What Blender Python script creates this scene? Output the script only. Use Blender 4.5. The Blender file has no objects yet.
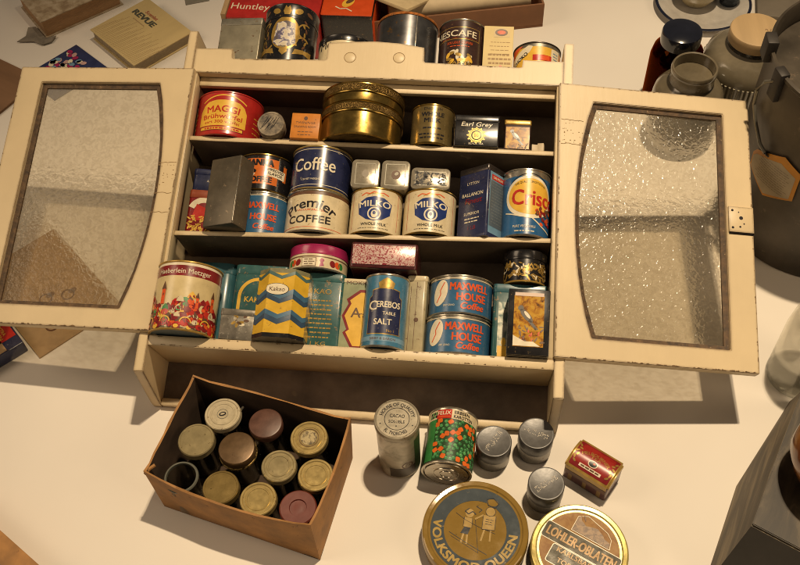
import bpy, bmesh, math, random
from mathutils import Vector, Matrix
R = math.radians
PI = math.pi
SC = bpy.context.scene
COL = SC.collection

# ------------------------------------------------------------------ camera, light, exposure
cd = bpy.data.cameras.new("camera"); cam = bpy.data.objects.new("camera", cd); COL.objects.link(cam)
cam.matrix_world = Matrix(((0.9947209, -0.0554410, 0.0863519, 0.2228059),
                           (0.0961703, 0.7972197, -0.5959799, -0.8367822),
                           (-0.0357997, 0.6011381, 0.7983429, 1.5351514), (0, 0, 0, 1)))
cd.sensor_fit = 'HORIZONTAL'; cd.sensor_width = 36.0; cd.lens = 36.0 * 984.0 / 800.0
cd.clip_start = 0.05; cd.clip_end = 100
SC.camera = cam

w = bpy.data.worlds.new("World"); SC.world = w; w.use_nodes = True
bg = w.node_tree.nodes["Background"]
bg.inputs[0].default_value = (1.0, 0.84, 0.68, 1); bg.inputs[1].default_value = 0.052

def lamp(name, kind, loc, target, power, col, **kw):
    l = bpy.data.lights.new(name, kind); o = bpy.data.objects.new(name, l); COL.objects.link(o)
    o.location = loc; o.rotation_euler = (Vector(target) - Vector(loc)).to_track_quat('-Z', 'Y').to_euler()
    l.energy = power; l.color = col
    for k, v in kw.items(): setattr(l, k, v)
    return o
# two small gallery spots high up behind the table, plus two unseen area lamps added as soft room fill
lamp("gallery_spot", 'SPOT', (0.93, 1.16, 5.6), (0.60, -0.10, 0), 885, (1.0, 0.77, 0.495), spot_size=R(41), spot_blend=1.0, shadow_soft_size=0.06)
lamp("gallery_spot", 'SPOT', (1.08, 1.14, 5.6), (0.55, -0.02, 0), 425, (1.0, 0.785, 0.53), spot_size=R(43), spot_blend=1.0, shadow_soft_size=0.06)
lamp("room_fill", 'AREA', (-3.0, -0.3, 2.7), (0.0, 0.3, 0), 36, (1.0, 0.75, 0.50), shape='RECTANGLE', size=1.8, size_y=1.4)
lamp("room_fill", 'AREA', (3.2, -1.1, 2.6), (0.3, 0.0, 0), 28, (1.0, 0.74, 0.47), shape='RECTANGLE', size=1.8, size_y=1.4)

SC.render.engine = 'CYCLES'
SC.cycles.max_bounces = 10; SC.cycles.transparent_max_bounces = 16; SC.cycles.transmission_bounces = 8
SC.cycles.caustics_refractive = False; SC.cycles.caustics_reflective = False
SC.cycles.sample_clamp_indirect = 4.0
SC.cycles.use_denoising = True; SC.cycles.filter_width = 1.05
SC.view_settings.view_transform = 'Standard'
try: SC.view_settings.look = 'None'
except Exception: pass
SC.view_settings.exposure = 0.0; SC.view_settings.gamma = 1.0; SC.view_settings.use_curve_mapping = False
SC.render.film_transparent = False

# ------------------------------------------------------------------ frames
A = R(18.757)                     # lean of the cabinet from the table
CA, SA = math.cos(A), math.sin(A)
CX, CU, CN = Vector((1, 0, 0)), Vector((0, CA, SA)), Vector((0, -SA, CA))   # cabinet right, up, out
C0 = -(CU * -0.081 + CN * -0.134)
def c2w(x, y, z): return C0 + CX * x + CU * y + CN * z
RX = Matrix.Rotation(-(PI / 2 - A), 3, 'X')   # upright local frame -> leaning cabinet frame

# ------------------------------------------------------------------ materials
MATS = {}
def new_mat(name):
    m = bpy.data.materials.new(name); m.use_nodes = True
    nt = m.node_tree; return m, nt, nt.nodes["Principled BSDF"]
def N(nt, t, **kw):
    n = nt.nodes.new(t)
    for k, v in kw.items():
        if k.startswith('i_'): n.inputs[int(k[2:])].default_value = v
        else: setattr(n, k, v)
    return n
def ramp(nt, fac, stops, interp='LINEAR'):
    r = nt.nodes.new("ShaderNodeValToRGB"); cr = r.color_ramp; cr.interpolation = interp
    while len(cr.elements) < len(stops): cr.elements.new(0.5)
    for e, (p, c) in zip(cr.elements, stops):
        e.position = p; e.color = (c[0], c[1], c[2], 1) if len(c) > 2 else (c[0],) * 3 + (1,)
    nt.links.new(fac, r.inputs[0]); return r
def noise(nt, scale, detail=4, rough=.55, coord='Object', stretch=None, dist=0):
    tc = nt.nodes.new("ShaderNodeTexCoord"); out = tc.outputs[coord]
    if stretch:
        mp = nt.nodes.new("ShaderNodeMapping"); mp.inputs[3].default_value = stretch
        nt.links.new(out, mp.inputs[0]); out = mp.outputs[0]
    n = nt.nodes.new("ShaderNodeTexNoise"); n.inputs["Scale"].default_value = scale
    n.inputs["Detail"].default_value = detail; n.inputs["Roughness"].default_value = rough; n.inputs["Distortion"].default_value = dist
    nt.links.new(out, n.inputs["Vector"]); return n
def mixc(nt, fac, a, b):
    mx = nt.nodes.new("ShaderNodeMix"); mx.data_type = 'RGBA'
    if isinstance(fac, float): mx.inputs[0].default_value = fac
    else: nt.links.new(fac, mx.inputs[0])
    for i, c in ((6, a), (7, b)):
        if isinstance(c, tuple): mx.inputs[i].default_value = (*c, 1)
        else: nt.links.new(c, mx.inputs[i])
    return mx.outputs[2]
def bump(nt, b, h, strength, dist=.002):
    bp = nt.nodes.new("ShaderNodeBump"); bp.inputs[0].default_value = strength; bp.inputs[1].default_value = dist
    nt.links.new(h, bp.inputs["Height"]); nt.links.new(bp.outputs[0], b.inputs["Normal"]); return bp

def paint(name, col, rough=.32, metal=0.0, var=.18, wear=.0, wearcol=(.16, .09, .045), scale=45, bmp=.12, coat=.0, stretch=None):
    """printed tin, card or metal: uneven colour, worn spots, uneven gloss"""
    if name in MATS: return MATS[name]
    m, nt, b = new_mat(name)
    n1 = noise(nt, scale, 5, .6, stretch=stretch)
    dk = tuple(c * (1 - var) for c in col); lt = tuple(min(1, c * (1 + var * .55)) for c in col)
    r = ramp(nt, n1.outputs[0], [(.3, dk), (.72, lt)])
    c = r.outputs[0]
    if wear > 0:
        n2 = noise(nt, scale * 2.6, 8, .68)
        wr = ramp(nt, n2.outputs[0], [(.665 - wear * .35, (0,)), (.70 - wear * .32, (1,))])
        c = mixc(nt, wr.outputs[0], c, wearcol)
    nt.links.new(c, b.inputs["Base Color"])
    rr = ramp(nt, n1.outputs[0], [(.3, (max(.04, rough - .04),)), (.75, (min(1, rough + .06),))])
    nt.links.new(rr.outputs[0], b.inputs["Roughness"])
    b.inputs["Metallic"].default_value = metal
    if coat: b.inputs["Coat Weight"].default_value = coat; b.inputs["Coat Roughness"].default_value = .18
    if bmp:
        n3 = noise(nt, scale * .8, 3, .5)
        bump(nt, b, n3.outputs[0], bmp, .002)
    MATS[name] = m; return m
def mottle(name, stops, scale=120, rough=.35, detail=3, metal=0.0, dist=.6, stretch=None):
    if name in MATS: return MATS[name]
    m, nt, b = new_mat(name)
    n1 = noise(nt, scale, detail, .6, dist=dist, stretch=stretch)
    r = ramp(nt, n1.outputs[0], stops); nt.links.new(r.outputs[0], b.inputs["Base Color"])
    b.inputs["Roughness"].default_value = rough; b.inputs["Metallic"].default_value = metal
    MATS[name] = m; return m

def cabinet_paint(name, base, dirt=(.30, .19, .08)):
    if name in MATS: return MATS[name]
    m, nt, b = new_mat(name)
    n1 = noise(nt, 5, 6, .6); c = ramp(nt, n1.outputs[0], [(.3, tuple(x * .84 for x in base)), (.7, base)]).outputs[0]
    n2 = noise(nt, 9, 9, .72, stretch=(1, .35, 1)); f2 = ramp(nt, n2.outputs[0], [(.52, (0,)), (.80, (.26,))])
    c = mixc(nt, f2.outputs[0], c, tuple(x * .62 for x in base))
    n3 = noise(nt, 60, 9, .76); f3 = ramp(nt, n3.outputs[0], [(.735, (0,)), (.765, (.6,))])
    c = mixc(nt, f3.outputs[0], c, dirt)
    bv = nt.nodes.new("ShaderNodeBevel"); bv.samples = 4; bv.inputs[0].default_value = .008
    ge = nt.nodes.new("ShaderNodeNewGeometry")
    dt = nt.nodes.new("ShaderNodeVectorMath"); dt.operation = 'DOT_PRODUCT'
    nt.links.new(bv.outputs[0], dt.inputs[0]); nt.links.new(ge.outputs["Normal"], dt.inputs[1])
    n4 = noise(nt, 42, 9, .78)
    ad = nt.nodes.new("ShaderNodeMath"); ad.operation = 'MULTIPLY_ADD'; ad.inputs[1].default_value = .62
    nt.links.new(n4.outputs[0], ad.inputs[0]); nt.links.new(dt.outputs["Value"], ad.inputs[2])
    f4 = ramp(nt, ad.outputs[0], [(.0, (1,)), (1.0, (0,))])
    f4.color_ramp.elements[0].position = .985 ; f4.color_ramp.elements[1].position = 1.0
    mm = nt.nodes.new("ShaderNodeMapRange"); mm.inputs[1].default_value = 1.13; mm.inputs[2].default_value = 1.215; mm.inputs[3].default_value = .85; mm.inputs[4].default_value = 0
    nt.links.new(ad.outputs[0], mm.inputs[0])
    c = mixc(nt, mm.outputs[0], c, dirt)
    nt.links.new(c, b.inputs["Base Color"]); b.inputs["Roughness"].default_value = .42
    n5 = noise(nt, 90, 5, .6, stretch=(1, .12, 1)); bump(nt, b, n5.outputs[0], .16, .0012)
    MATS[name] = m; return m

CREAM = cabinet_paint("cream_cabinet_paint", (.71, .57, .35), (.13, .075, .032))
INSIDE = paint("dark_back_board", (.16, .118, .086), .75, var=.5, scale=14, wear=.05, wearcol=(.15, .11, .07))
SHELFTOP = CREAM
RUST = paint("rusty_bead", (.11, .065, .032), .7, var=.7, scale=90, wear=.10, wearcol=(.40, .29, .16), bmp=.6)
SCAR = paint("brown_hinge_scar", (.30, .19, .08), .7, var=.4, scale=200)

def glass_pane_mat():
    m, nt, b = new_mat("hammered_pane_glass"); nt.nodes.remove(b)
    out = nt.nodes["Material Output"]
    n1 = noise(nt, 150, 1, .4, dist=.8); n2 = noise(nt, 60, 1, .4, dist=1.0)
    ad = N(nt, "ShaderNodeMath", operation='ADD'); nt.links.new(n1.outputs[0], ad.inputs[0]); nt.links.new(n2.outputs[0], ad.inputs[1])
    bp = N(nt, "ShaderNodeBump"); bp.inputs[0].default_value = .8; bp.inputs[1].default_value = .004; nt.links.new(ad.outputs[0], bp.inputs["Height"])
    bs = N(nt, "ShaderNodeBump"); bs.inputs[0].default_value = .30; bs.inputs[1].default_value = .004; nt.links.new(ad.outputs[0], bs.inputs["Height"])
    rf = N(nt, "ShaderNodeBsdfRefraction"); rf.inputs["Color"].default_value = (.94, .90, .80, 1); rf.inputs["Roughness"].default_value = .26; rf.inputs["IOR"].default_value = 1.22
    nt.links.new(bp.outputs[0], rf.inputs["Normal"])
    tr = N(nt, "ShaderNodeBsdfTransparent")
    n3 = noise(nt, 85, 2, .5, dist=1.5); rt = ramp(nt, n3.outputs[0], [(.36, (.78, .73, .63)), (.60, (1.0, .965, .87))]); nt.links.new(rt.outputs[0], tr.inputs[0])  # uneven tint stands in for light focused by the hammered glass
    df = N(nt, "ShaderNodeBsdfDiffuse"); df.inputs[0].default_value = (.50, .47, .40, 1)
    m1 = N(nt, "ShaderNodeMixShader"); m1.inputs[0].default_value = .64
    nt.links.new(rf.outputs[0], m1.inputs[1]); nt.links.new(tr.outputs[0], m1.inputs[2])
    m2 = N(nt, "ShaderNodeMixShader"); m2.inputs[0].default_value = .09
    nt.links.new(m1.outputs[0], m2.inputs[1]); nt.links.new(df.outputs[0], m2.inputs[2])
    gl = N(nt, "ShaderNodeBsdfGlossy"); gl.inputs["Roughness"].default_value = .15; nt.links.new(bs.outputs[0], gl.inputs["Normal"])
    m3 = N(nt, "ShaderNodeMixShader"); m3.inputs[0].default_value = .017
    nt.links.new(m2.outputs[0], m3.inputs[1]); nt.links.new(gl.outputs[0], m3.inputs[2])
    nt.links.new(m3.outputs[0], out.inputs[0]); return m
PANE = glass_pane_mat()
def smooth_back_mat():
    m, nt, b = new_mat("smooth_pane_back"); nt.nodes.remove(b)
    t = N(nt, "ShaderNodeBsdfTransparent"); t.inputs[0].default_value = (.97, .96, .93, 1); nt.links.new(t.outputs[0], nt.nodes["Material Output"].inputs[0]); return m
PANEBACK = smooth_back_mat()
def clear_glass(name, tint=(.9, .93, .9), transp=.45, rough=.02):
    if name in MATS: return MATS[name]
    m, nt, b = new_mat(name); nt.nodes.remove(b); out = nt.nodes["Material Output"]
    g = N(nt, "ShaderNodeBsdfGlass"); g.inputs[0].default_value = (*tint, 1); g.inputs["Roughness"].default_value = rough; g.inputs["IOR"].default_value = 1.45
    t = N(nt, "ShaderNodeBsdfTransparent"); t.inputs[0].default_value = (*tint, 1)
    x = N(nt, "ShaderNodeMixShader"); x.inputs[0].default_value = transp
    nt.links.new(g.outputs[0], x.inputs[1]); nt.links.new(t.outputs[0], x.inputs[2]); nt.links.new(x.outputs[0], out.inputs[0])
    MATS[name] = m; return m

TIN = paint("bare_tinplate", (.50, .46, .38), .24, .85, var=.2, wear=.15, wearcol=(.3, .2, .1), scale=60)
DULL = paint("dull_grey_tin", (.25, .235, .19), .40, .6, var=.3, wear=.2, wearcol=(.2, .15, .09), scale=40)
BRASS = paint("old_brass", (.36, .24, .065), .22, .9, var=.3, wear=.12, wearcol=(.2, .12, .03), scale=50)
GOLD = paint("gold_litho", (.46, .29, .07), .30, .45, var=.22, scale=90)
GOLDLID = paint("gold_lacquer_lid", (.60, .45, .18), .22, .62, var=.14, wear=.10, wearcol=(.25, .17, .07), scale=70)
CREAML = paint("cream_litho", (.66, .56, .36), .30, var=.16, wear=.12, wearcol=(.3, .2, .1), coat=.3)
IVORY = paint("ivory_ink", (.76, .68, .50), .24, var=.14, wear=.06, wearcol=(.35, .26, .14))
NAVY = paint("navy_litho", (.018, .024, .075), .28, var=.3, wear=.1, wearcol=(.2, .18, .15), coat=.4)
BLUE = paint("maxwell_blue_litho", (.035, .125, .25), .28, var=.2, wear=.12, wearcol=(.16, .13, .1), coat=.4)
CBLUE = paint("bright_blue_litho", (.018, .105, .26), .28, var=.2, wear=.05, coat=.4)
TEAL = paint("teal_litho", (.030, .105, .105), .32, var=.25, wear=.22, wearcol=(.22, .16, .09), coat=.3)
TEALB = paint("blue_green_litho", (.035, .115, .14), .32, var=.25, wear=.15, wearcol=(.22, .16, .09), coat=.3)
RED = paint("red_litho", (.42, .022, .018), .30, var=.22, wear=.08, coat=.35)
DRED = paint("dark_red_litho", (.22, .012, .015), .30, var=.3, wear=.12, coat=.35)
REDINK = paint("red_ink", (.50, .03, .02), .26, var=.2, wear=.05, wearcol=(.25, .05, .03))
ORANGE = paint("orange_litho", (.58, .21, .03), .32, var=.15, wear=.08, coat=.3)
ORINK = paint("orange_red_ink", (.70, .10, .025), .26, var=.18, wear=.06, wearcol=(.3, .08, .03))
YELLOW = paint("yellow_ink", (.74, .44, .05), .35, var=.15, wear=.05)
BLACK = paint("black_litho", (.012, .011, .012), .25, var=.4, wear=.14, wearcol=(.16, .11, .05), coat=.4)
BLACKINK = paint("black_ink", (.016, .014, .016), .28, var=.3, wear=.05, wearcol=(.2, .16, .1))
BROWNINK = paint("brown_ink", (.12, .055, .025), .4, var=.2)
BROWNT = paint("brown_litho", (.045, .022, .018), .30, var=.3, wear=.1, wearcol=(.2, .12, .05), coat=.35)
GREENL = paint("pale_green_litho", (.22, .28, .17), .35, var=.2, wear=.15, coat=.2)
GREENINK = paint("green_ink", (.045, .24, .06), .35, var=.3)
LBLUEINK = paint("pale_blue_ink", (.16, .30, .42), .35, var=.2)
PINK = paint("raspberry_litho", (.36, .02, .10), .28, var=.2, coat=.4)
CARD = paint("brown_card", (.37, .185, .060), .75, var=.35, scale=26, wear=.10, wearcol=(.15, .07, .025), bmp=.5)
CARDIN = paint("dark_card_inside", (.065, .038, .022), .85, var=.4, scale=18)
TAN = paint("tan_paper", (.42, .28, .14), .7, var=.2, scale=22)
PAPER = paint("old_paper", (.66, .53, .34), .7, var=.14, scale=30)
GREYLID = paint("grey_alloy", (.082, .080, .078), .34, .1, var=.14, scale=80)
WOOD = paint("lid_wood", (.50, .35, .18), .55, var=.22, scale=20, stretch=(1, .12, 1))

# ------------------------------------------------------------------ object helpers
def sharp(me, ang=35):
    for p in me.polygons: p.use_smooth = True
    try: me.set_sharp_from_angle(angle=R(ang))
    except Exception: pass
def obj(name, bm, mats, parent=None, ang=35, recalc=True):
    if recalc: bmesh.ops.recalc_face_normals(bm, faces=bm.faces)
    me = bpy.data.meshes.new(name); bm.to_mesh(me); bm.free()
    for m in (mats if isinstance(mats, (list, tuple)) else [mats]): me.materials.append(m)
    sharp(me, ang)
    o = bpy.data.objects.new(name, me); COL.objects.link(o)
    if parent is not None: o.parent = parent
    return o
def tag(o, label, cat, group=None, kind=None):
    if label: o["label"] = label
    if cat: o["category"] = cat
    if group: o["group"] = group
    if kind: o["kind"] = kind
    return o
def root(name, label, cat, mw, group=None):
    o = bpy.data.objects.new(name, None); COL.objects.link(o); o.empty_display_size = .02
    o.matrix_world = mw; return tag(o, label, cat, group)
def on_cab(x, y, z, rz=0.0, lean=0.0):
    """standing upright in the leaning cabinet: base centre at cabinet x, y(up), z(out)"""
    m = (RX @ Matrix.Rotation(R(rz), 3, 'Z') @ Matrix.Rotation(R(lean), 3, 'X')).to_4x4(); m.translation = c2w(x, y, z); return m
def on_table(x, y, z=0.0, rz=0.0):
    m = Matrix.Rotation(R(rz), 4, 'Z'); m.translation = Vector((x, y, z)); return m

def lathe(bm, prof, seg=64, mats=None, cap0=True, cap1=True, m0=0, m1=0, off=(0, 0)):
    rings = []
    for (r, z) in prof:
        if r < 1e-6: rings.append([bm.verts.new((off[0], off[1], z))])
        else: rings.append([bm.verts.new((off[0] + r * math.cos(2 * PI * k / seg), off[1] + r * math.sin(2 * PI * k / seg), z)) for k in range(seg)])
    for i in range(len(rings) - 1):
        a, b = rings[i], rings[i + 1]
        for k in range(seg):
            j = (k + 1) % seg
            if len(a) == 1 and len(b) == 1: continue
            if len(a) == 1: f = bm.faces.new((a[0], b[j], b[k]))
            elif len(b) == 1: f = bm.faces.new((a[k], a[j], b[0]))
            else: f = bm.faces.new((a[k], a[j], b[j], b[k]))
            if mats: f.material_index = mats[i]
    if cap0 and len(rings[0]) > 1: bm.faces.new(rings[0]).material_index = m0
    if cap1 and len(rings[-1]) > 1: bm.faces.new(rings[-1]).material_index = m1
    return bm
def LB(prof, **k): return lathe(bmesh.new(), prof, **k)
def box(bm, x0, x1, y0, y1, z0, z1, bev=0.0, seg=2, rv=0.0, rseg=5, mi=0):
    r = bmesh.ops.create_cube(bm, size=1.0); vs = r['verts']
    for v in vs:
        v.co = Vector(((x0 + x1) / 2 + v.co.x * (x1 - x0), (y0 + y1) / 2 + v.co.y * (y1 - y0), (z0 + z1) / 2 + v.co.z * (z1 - z0)))
    es = set(e for v in vs for e in v.link_edges)
    for f in set(f for v in vs for f in v.link_faces): f.material_index = mi
    if rv > 0:
        ve = [e for e in es if abs(e.verts[0].co.z - e.verts[1].co.z) > 1e-6 and abs(e.verts[0].co.x - e.verts[1].co.x) < 1e-6 and abs(e.verts[0].co.y - e.verts[1].co.y) < 1e-6]
        r2 = bmesh.ops.bevel(bm, geom=ve, offset=rv, segments=rseg, affect='EDGES', profile=.5)
        if bev > 0:
            vv = set(v for f in r2['faces'] for v in f.verts) | set(v for v in vs if v.is_valid)
            ee = [e for e in set(e for v in vv for e in v.link_edges) if abs(e.verts[0].co.z - e.verts[1].co.z) < 1e-7 and len(e.link_faces) == 2 and e.calc_face_angle(0) > 1.2]
            bmesh.ops.bevel(bm, geom=ee, offset=bev, segments=seg, affect='EDGES', profile=.5)
    elif bev > 0:
        bmesh.ops.bevel(bm, geom=list(es), offset=bev, segments=seg, affect='EDGES', profile=.5)
    return bm
def BX(*a, **k): return box(bmesh.new(), *a, **k)
def tube(bm, pts, r, seg=10):
    pts = [Vector(p) for p in pts]; rings = []
    up = Vector((0, 0, 1))
    for i, p in enumerate(pts):
        d = (pts[min(i + 1, len(pts) - 1)] - pts[max(i - 1, 0)]).normalized()
        s = d.cross(up if abs(d.dot(up)) < .95 else Vector((1, 0, 0))).normalized(); t = s.cross(d)
        rings.append([bm.verts.new(p + s * (r * math.cos(2 * PI * k / seg)) + t * (r * math.sin(2 * PI * k / seg))) for k in range(seg)])
    for a, b in zip(rings, rings[1:]):
        for k in range(seg): bm.faces.new((a[k], a[(k + 1) % seg], b[(k + 1) % seg], b[k]))
    bm.faces.new(rings[0]); bm.faces.new(rings[-1]); return bm
def prism(bm, pts, z0, z1, mi=0):
    """extrude a 2D outline (x,y) between z0 and z1"""
    a = [bm.verts.new((x, y, z0)) for x, y in pts]; b = [bm.verts.new((x, y, z1)) for x, y in pts]; n = len(pts)
    fs = [bm.faces.new(a[::-1]), bm.faces.new(b)] + [bm.faces.new((a[i], a[(i + 1) % n], b[(i + 1) % n], b[i])) for i in range(n)]
    for f in fs: f.material_index = mi
    return bm

# ------------------------------------------------------------------ printed decoration (text and shapes as thin raised ink)
_tc = {}
def text_geo(s, bold=0.0, shear=0.0, space=1.0):
    k = (s, round(bold, 3), round(shear, 2), round(space, 2))
    if k in _tc: return _tc[k]
    c = bpy.data.curves.new("t", 'FONT'); c.body = s; c.size = 1.0; c.align_x = 'CENTER'; c.offset = bold; c.shear = shear; c.space_character = space
    c.resolution_u = 3
    o = bpy.data.objects.new("t", c)
    me = bpy.data.meshes.new_from_object(o)
    vs = [(v.co.x, v.co.y) for v in me.vertices]; fs = [list(p.vertices) for p in me.polygons]
    bpy.data.objects.remove(o); bpy.data.curves.remove(c); bpy.data.meshes.remove(me)
    if vs:
        x0 = min(v[0] for v in vs); x1 = max(v[0] for v in vs); xm = (x0 + x1) / 2
        vs = [(x - xm, y) for x, y in vs]; wd = x1 - x0
    else: wd = 1
    _tc[k] = (vs, fs, wd); return _tc[k]

class Ink:
    def __init__(s): s.it = []
    def poly(s, pts, m, l=1): s.it.append((list(pts), [list(range(len(pts)))], m, l)); return s
    def rect(s, x, y, w, h, m, l=1, rot=0, r=0):
        if r > 0:
            pts = []
            for cx, cy, a0 in ((w / 2 - r, h / 2 - r, 0), (-w / 2 + r, h / 2 - r, 90), (-w / 2 + r, -h / 2 + r, 180), (w / 2 - r, -h / 2 + r, 270)):
                for k in range(5):
                    a = R(a0 + k * 22.5); pts.append((cx + r * math.cos(a), cy + r * math.sin(a)))
        else: pts = [(-w / 2, -h / 2), (w / 2, -h / 2), (w / 2, h / 2), (-w / 2, h / 2)]
        c, n = math.cos(R(rot)), math.sin(R(rot))
        return s.poly([(x + a * c - b * n, y + a * n + b * c) for a, b in pts], m, l)
    def ell(s, x, y, rx, ry, m, l=1, n=24, rot=0):
        c, q = math.cos(R(rot)), math.sin(R(rot)); pts = []
        for k in range(n):
            a = 2 * PI * k / n; u, v = rx * math.cos(a), ry * math.sin(a); pts.append((x + u * c - v * q, y + u * q + v * c))
        return s.poly(pts, m, l)
    def ring(s, x, y, r0, r1, m, l=1, a0=0, a1=360, n=48):
        vs = []; fs = []
        for k in range(n + 1):
            a = R(a0 + (a1 - a0) * k / n)
            vs += [(x + r0 * math.cos(a), y + r0 * math.sin(a)), (x + r1 * math.cos(a), y + r1 * math.sin(a))]
        for k in range(n): fs.append([2 * k, 2 * k + 1, 2 * k + 3, 2 * k + 2])
        s.it.append((vs, fs, m, l)); return s
    def line(s, pts, wd, m, l=1):
        for (x0, y0), (x1, y1) in zip(pts, pts[1:]):
            d = math.hypot(x1 - x0, y1 - y0) + 1e-9; nx, ny = -(y1 - y0) / d * wd / 2, (x1 - x0) / d * wd / 2
            s.poly([(x0 + nx, y0 + ny), (x0 - nx, y0 - ny), (x1 - nx, y1 - ny), (x1 + nx, y1 + ny)], m, l)
        return s
    def text(s, t, x, y, h, m, l=2, w=None, bold=.0, rot=0, shear=0, arc=None, space=1.0):
        """h = capital height, w = fitted total width, arc = radius the baseline bends round (+ arches up, - hangs down)"""
        vs, fs, wd = text_geo(t, 0, shear, space); sy = h / .72; sx = (w / wd) if w else sy
        c, n = math.cos(R(rot)), math.sin(R(rot))
        bb = bold * h * .8
        for q, (dx, dy) in enumerate(((0, 0),) if not bold else ((0, 0), (-bb, bb * .5), (bb, -bb * .5), (-bb, -bb * .5), (bb, bb * .5))):
            out = []
            for a, b in vs:
                u, v = a * sx + dx, b * sy + dy
                if arc:
                    ph = u / arc
                    u, v = (arc + v) * math.sin(ph), (arc + v) * math.cos(ph) - arc
                out.append((x + u * c - v * n, y + u * n + v * c))
            s.it.append((out, fs, m, l + q * .12))
        return s
    def lines(s, x, y, w, n, dy, m, l=2, th=.0012, seed=1):
        rd = random.Random(seed)
        for k in range(n):
            yy = y - k * dy; xx = -w / 2 * rd.uniform(.8, 1)
            xe = -xx
            while xx < xe:
                q = rd.uniform(.003, .008); s.rect(x + min(xx + q / 2, xe), yy, q, th, m, l); xx += q + .0016
        return s
    def build(s, name, parent, fn, step=None, ystep=None, cuts=()):
        bm = bmesh.new(); mats = []
        for vs, fs, m, l in s.it:
            if m not in mats: mats.append(m)
            mi = mats.index(m); b2 = bmesh.new()
            bv = [b2.verts.new((x, y, 0)) for x, y in vs]
            for f in fs:
                try: b2.faces.new([bv[i] for i in f])
                except ValueError: pass
            if vs: x0 = min(v[0] for v in vs); x1 = max(v[0] for v in vs)
            if step and vs:
                x0 = min(v[0] for v in vs); x1 = max(v[0] for v in vs)
                if True:
                    x = math.floor(x0 / step) * step + step
                    while x < x1:
                        bmesh.ops.bisect_plane(b2, geom=list(b2.verts) + list(b2.edges) + list(b2.faces), plane_co=(x, 0, 0), plane_no=(1, 0, 0)); x += step
            for x in cuts:
                if vs and x0 < x < x1: bmesh.ops.bisect_plane(b2, geom=list(b2.verts) + list(b2.edges) + list(b2.faces), plane_co=(x, 0, 0), plane_no=(1, 0, 0))
            if ystep and vs:
                y0 = min(v[1] for v in vs); y1 = max(v[1] for v in vs); y = math.floor(y0 / ystep) * ystep + ystep
                while y < y1:
                    bmesh.ops.bisect_plane(b2, geom=list(b2.verts) + list(b2.edges) + list(b2.faces), plane_co=(0, y, 0), plane_no=(0, 1, 0)); y += ystep
            mp = {}
            for v in b2.verts: mp[v] = bm.verts.new(fn(v.co.x, v.co.y, l))
            for f in b2.faces:
                try: g = bm.faces.new([mp[v] for v in f.verts]); g.material_index = mi
                except ValueError: pass
            b2.free()
        return obj(name, bm, mats, parent, recalc=False)
EPS = .00028
def on_cyl(r, z0=0.0, a0=0.0):
    def fn(x, y, l):
        ph = x / r + R(a0); q = r + EPS * l; return (q * math.sin(ph), -q * math.cos(ph), z0 + y)
    return fn
def on_front(yf, z0=0.0): return lambda x, y, l: (x, yf - EPS * l, z0 + y)
def on_top(z): return lambda x, y, l: (x, y, z + EPS * l)
def on_plane(o, u, v):
    o, u, v = Vector(o), Vector(u).normalized(), Vector(v).normalized(); n = u.cross(v)
    return lambda x, y, l: o + u * x + v * y + n * (EPS * l)

# ------------------------------------------------------------------ generic tins
def round_tin(name, label, cat, mw, r, h, body, lid=None, rim=TIN, lidh=0.0, bands=(), ink=None, seg=72, group=None, bead=.0014, a0=0.0, over=.0008, bottom=None, dome=0.0, open_top=False):
    """cylinder tin: body with beaded bottom seam, rim ring, (slip) lid, printed ink. bands=[(z0,z1,mat)]"""
    t = root(name, label, cat, mw, group)
    bt = h - (lidh if lidh else .004)
    zs = [.0035] + sorted(set([z for b in bands for z in b[:2]])) + [bt]
    mats = [body] + [b[2] for b in bands]; pr = [(0, .0018), (r - .004, .0018), (r - .0025, 0), (r + bead * .5, 0), (r + bead, .0012), (r + bead * .6, .0028), (r, .0035)]
    mi = [7, 7, 8, 8, 8, 8]
    allm = [body] + [b[2] for b in bands]
    zz = sorted(set(z for z in zs if .0035 < z <= bt))
    prev = .0035
    for z in zz:
        k = 0
        for i, b in enumerate(bands):
            if b[0] - 1e-6 <= prev and z <= b[1] + 1e-6: k = i + 1
        pr.append((r, z)); mi.append(k); prev = z
    matlist = allm + [body] * (7 - len(allm)) + [bottom or rim, rim]
    obj("body", lathe(bmesh.new(), pr, seg=seg, mats=mi, cap0=False, cap1=not open_top, m1=7), matlist, t)
    if lidh:
        ro = r + over
        obj("lid", LB([(r - .002, bt - .001), (ro + .0004, bt - .001), (ro + .0006, bt + .0008), (ro, bt + .0015), (ro, h - .003), (ro + .0007, h - .0014), (ro, h), (ro - .002, h), (ro - .0035, h - .0018), (ro * .6, h - .0016 + dome), (0, h - .0016 + dome)], seg=seg), lid or rim, t)
    else:
        obj("rim", LB([(r - .004, bt - .003), (r, bt), (r + bead, bt + .001), (r + bead, bt + .0028), (r, h), (r - .0022, h), (r - .003, bt), (0, bt - .0004)], seg=seg), rim, t)
        if lid: pass
    if ink: ink.build("lettering", t, on_cyl(r, 0, a0), step=.004)
    return t
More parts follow.
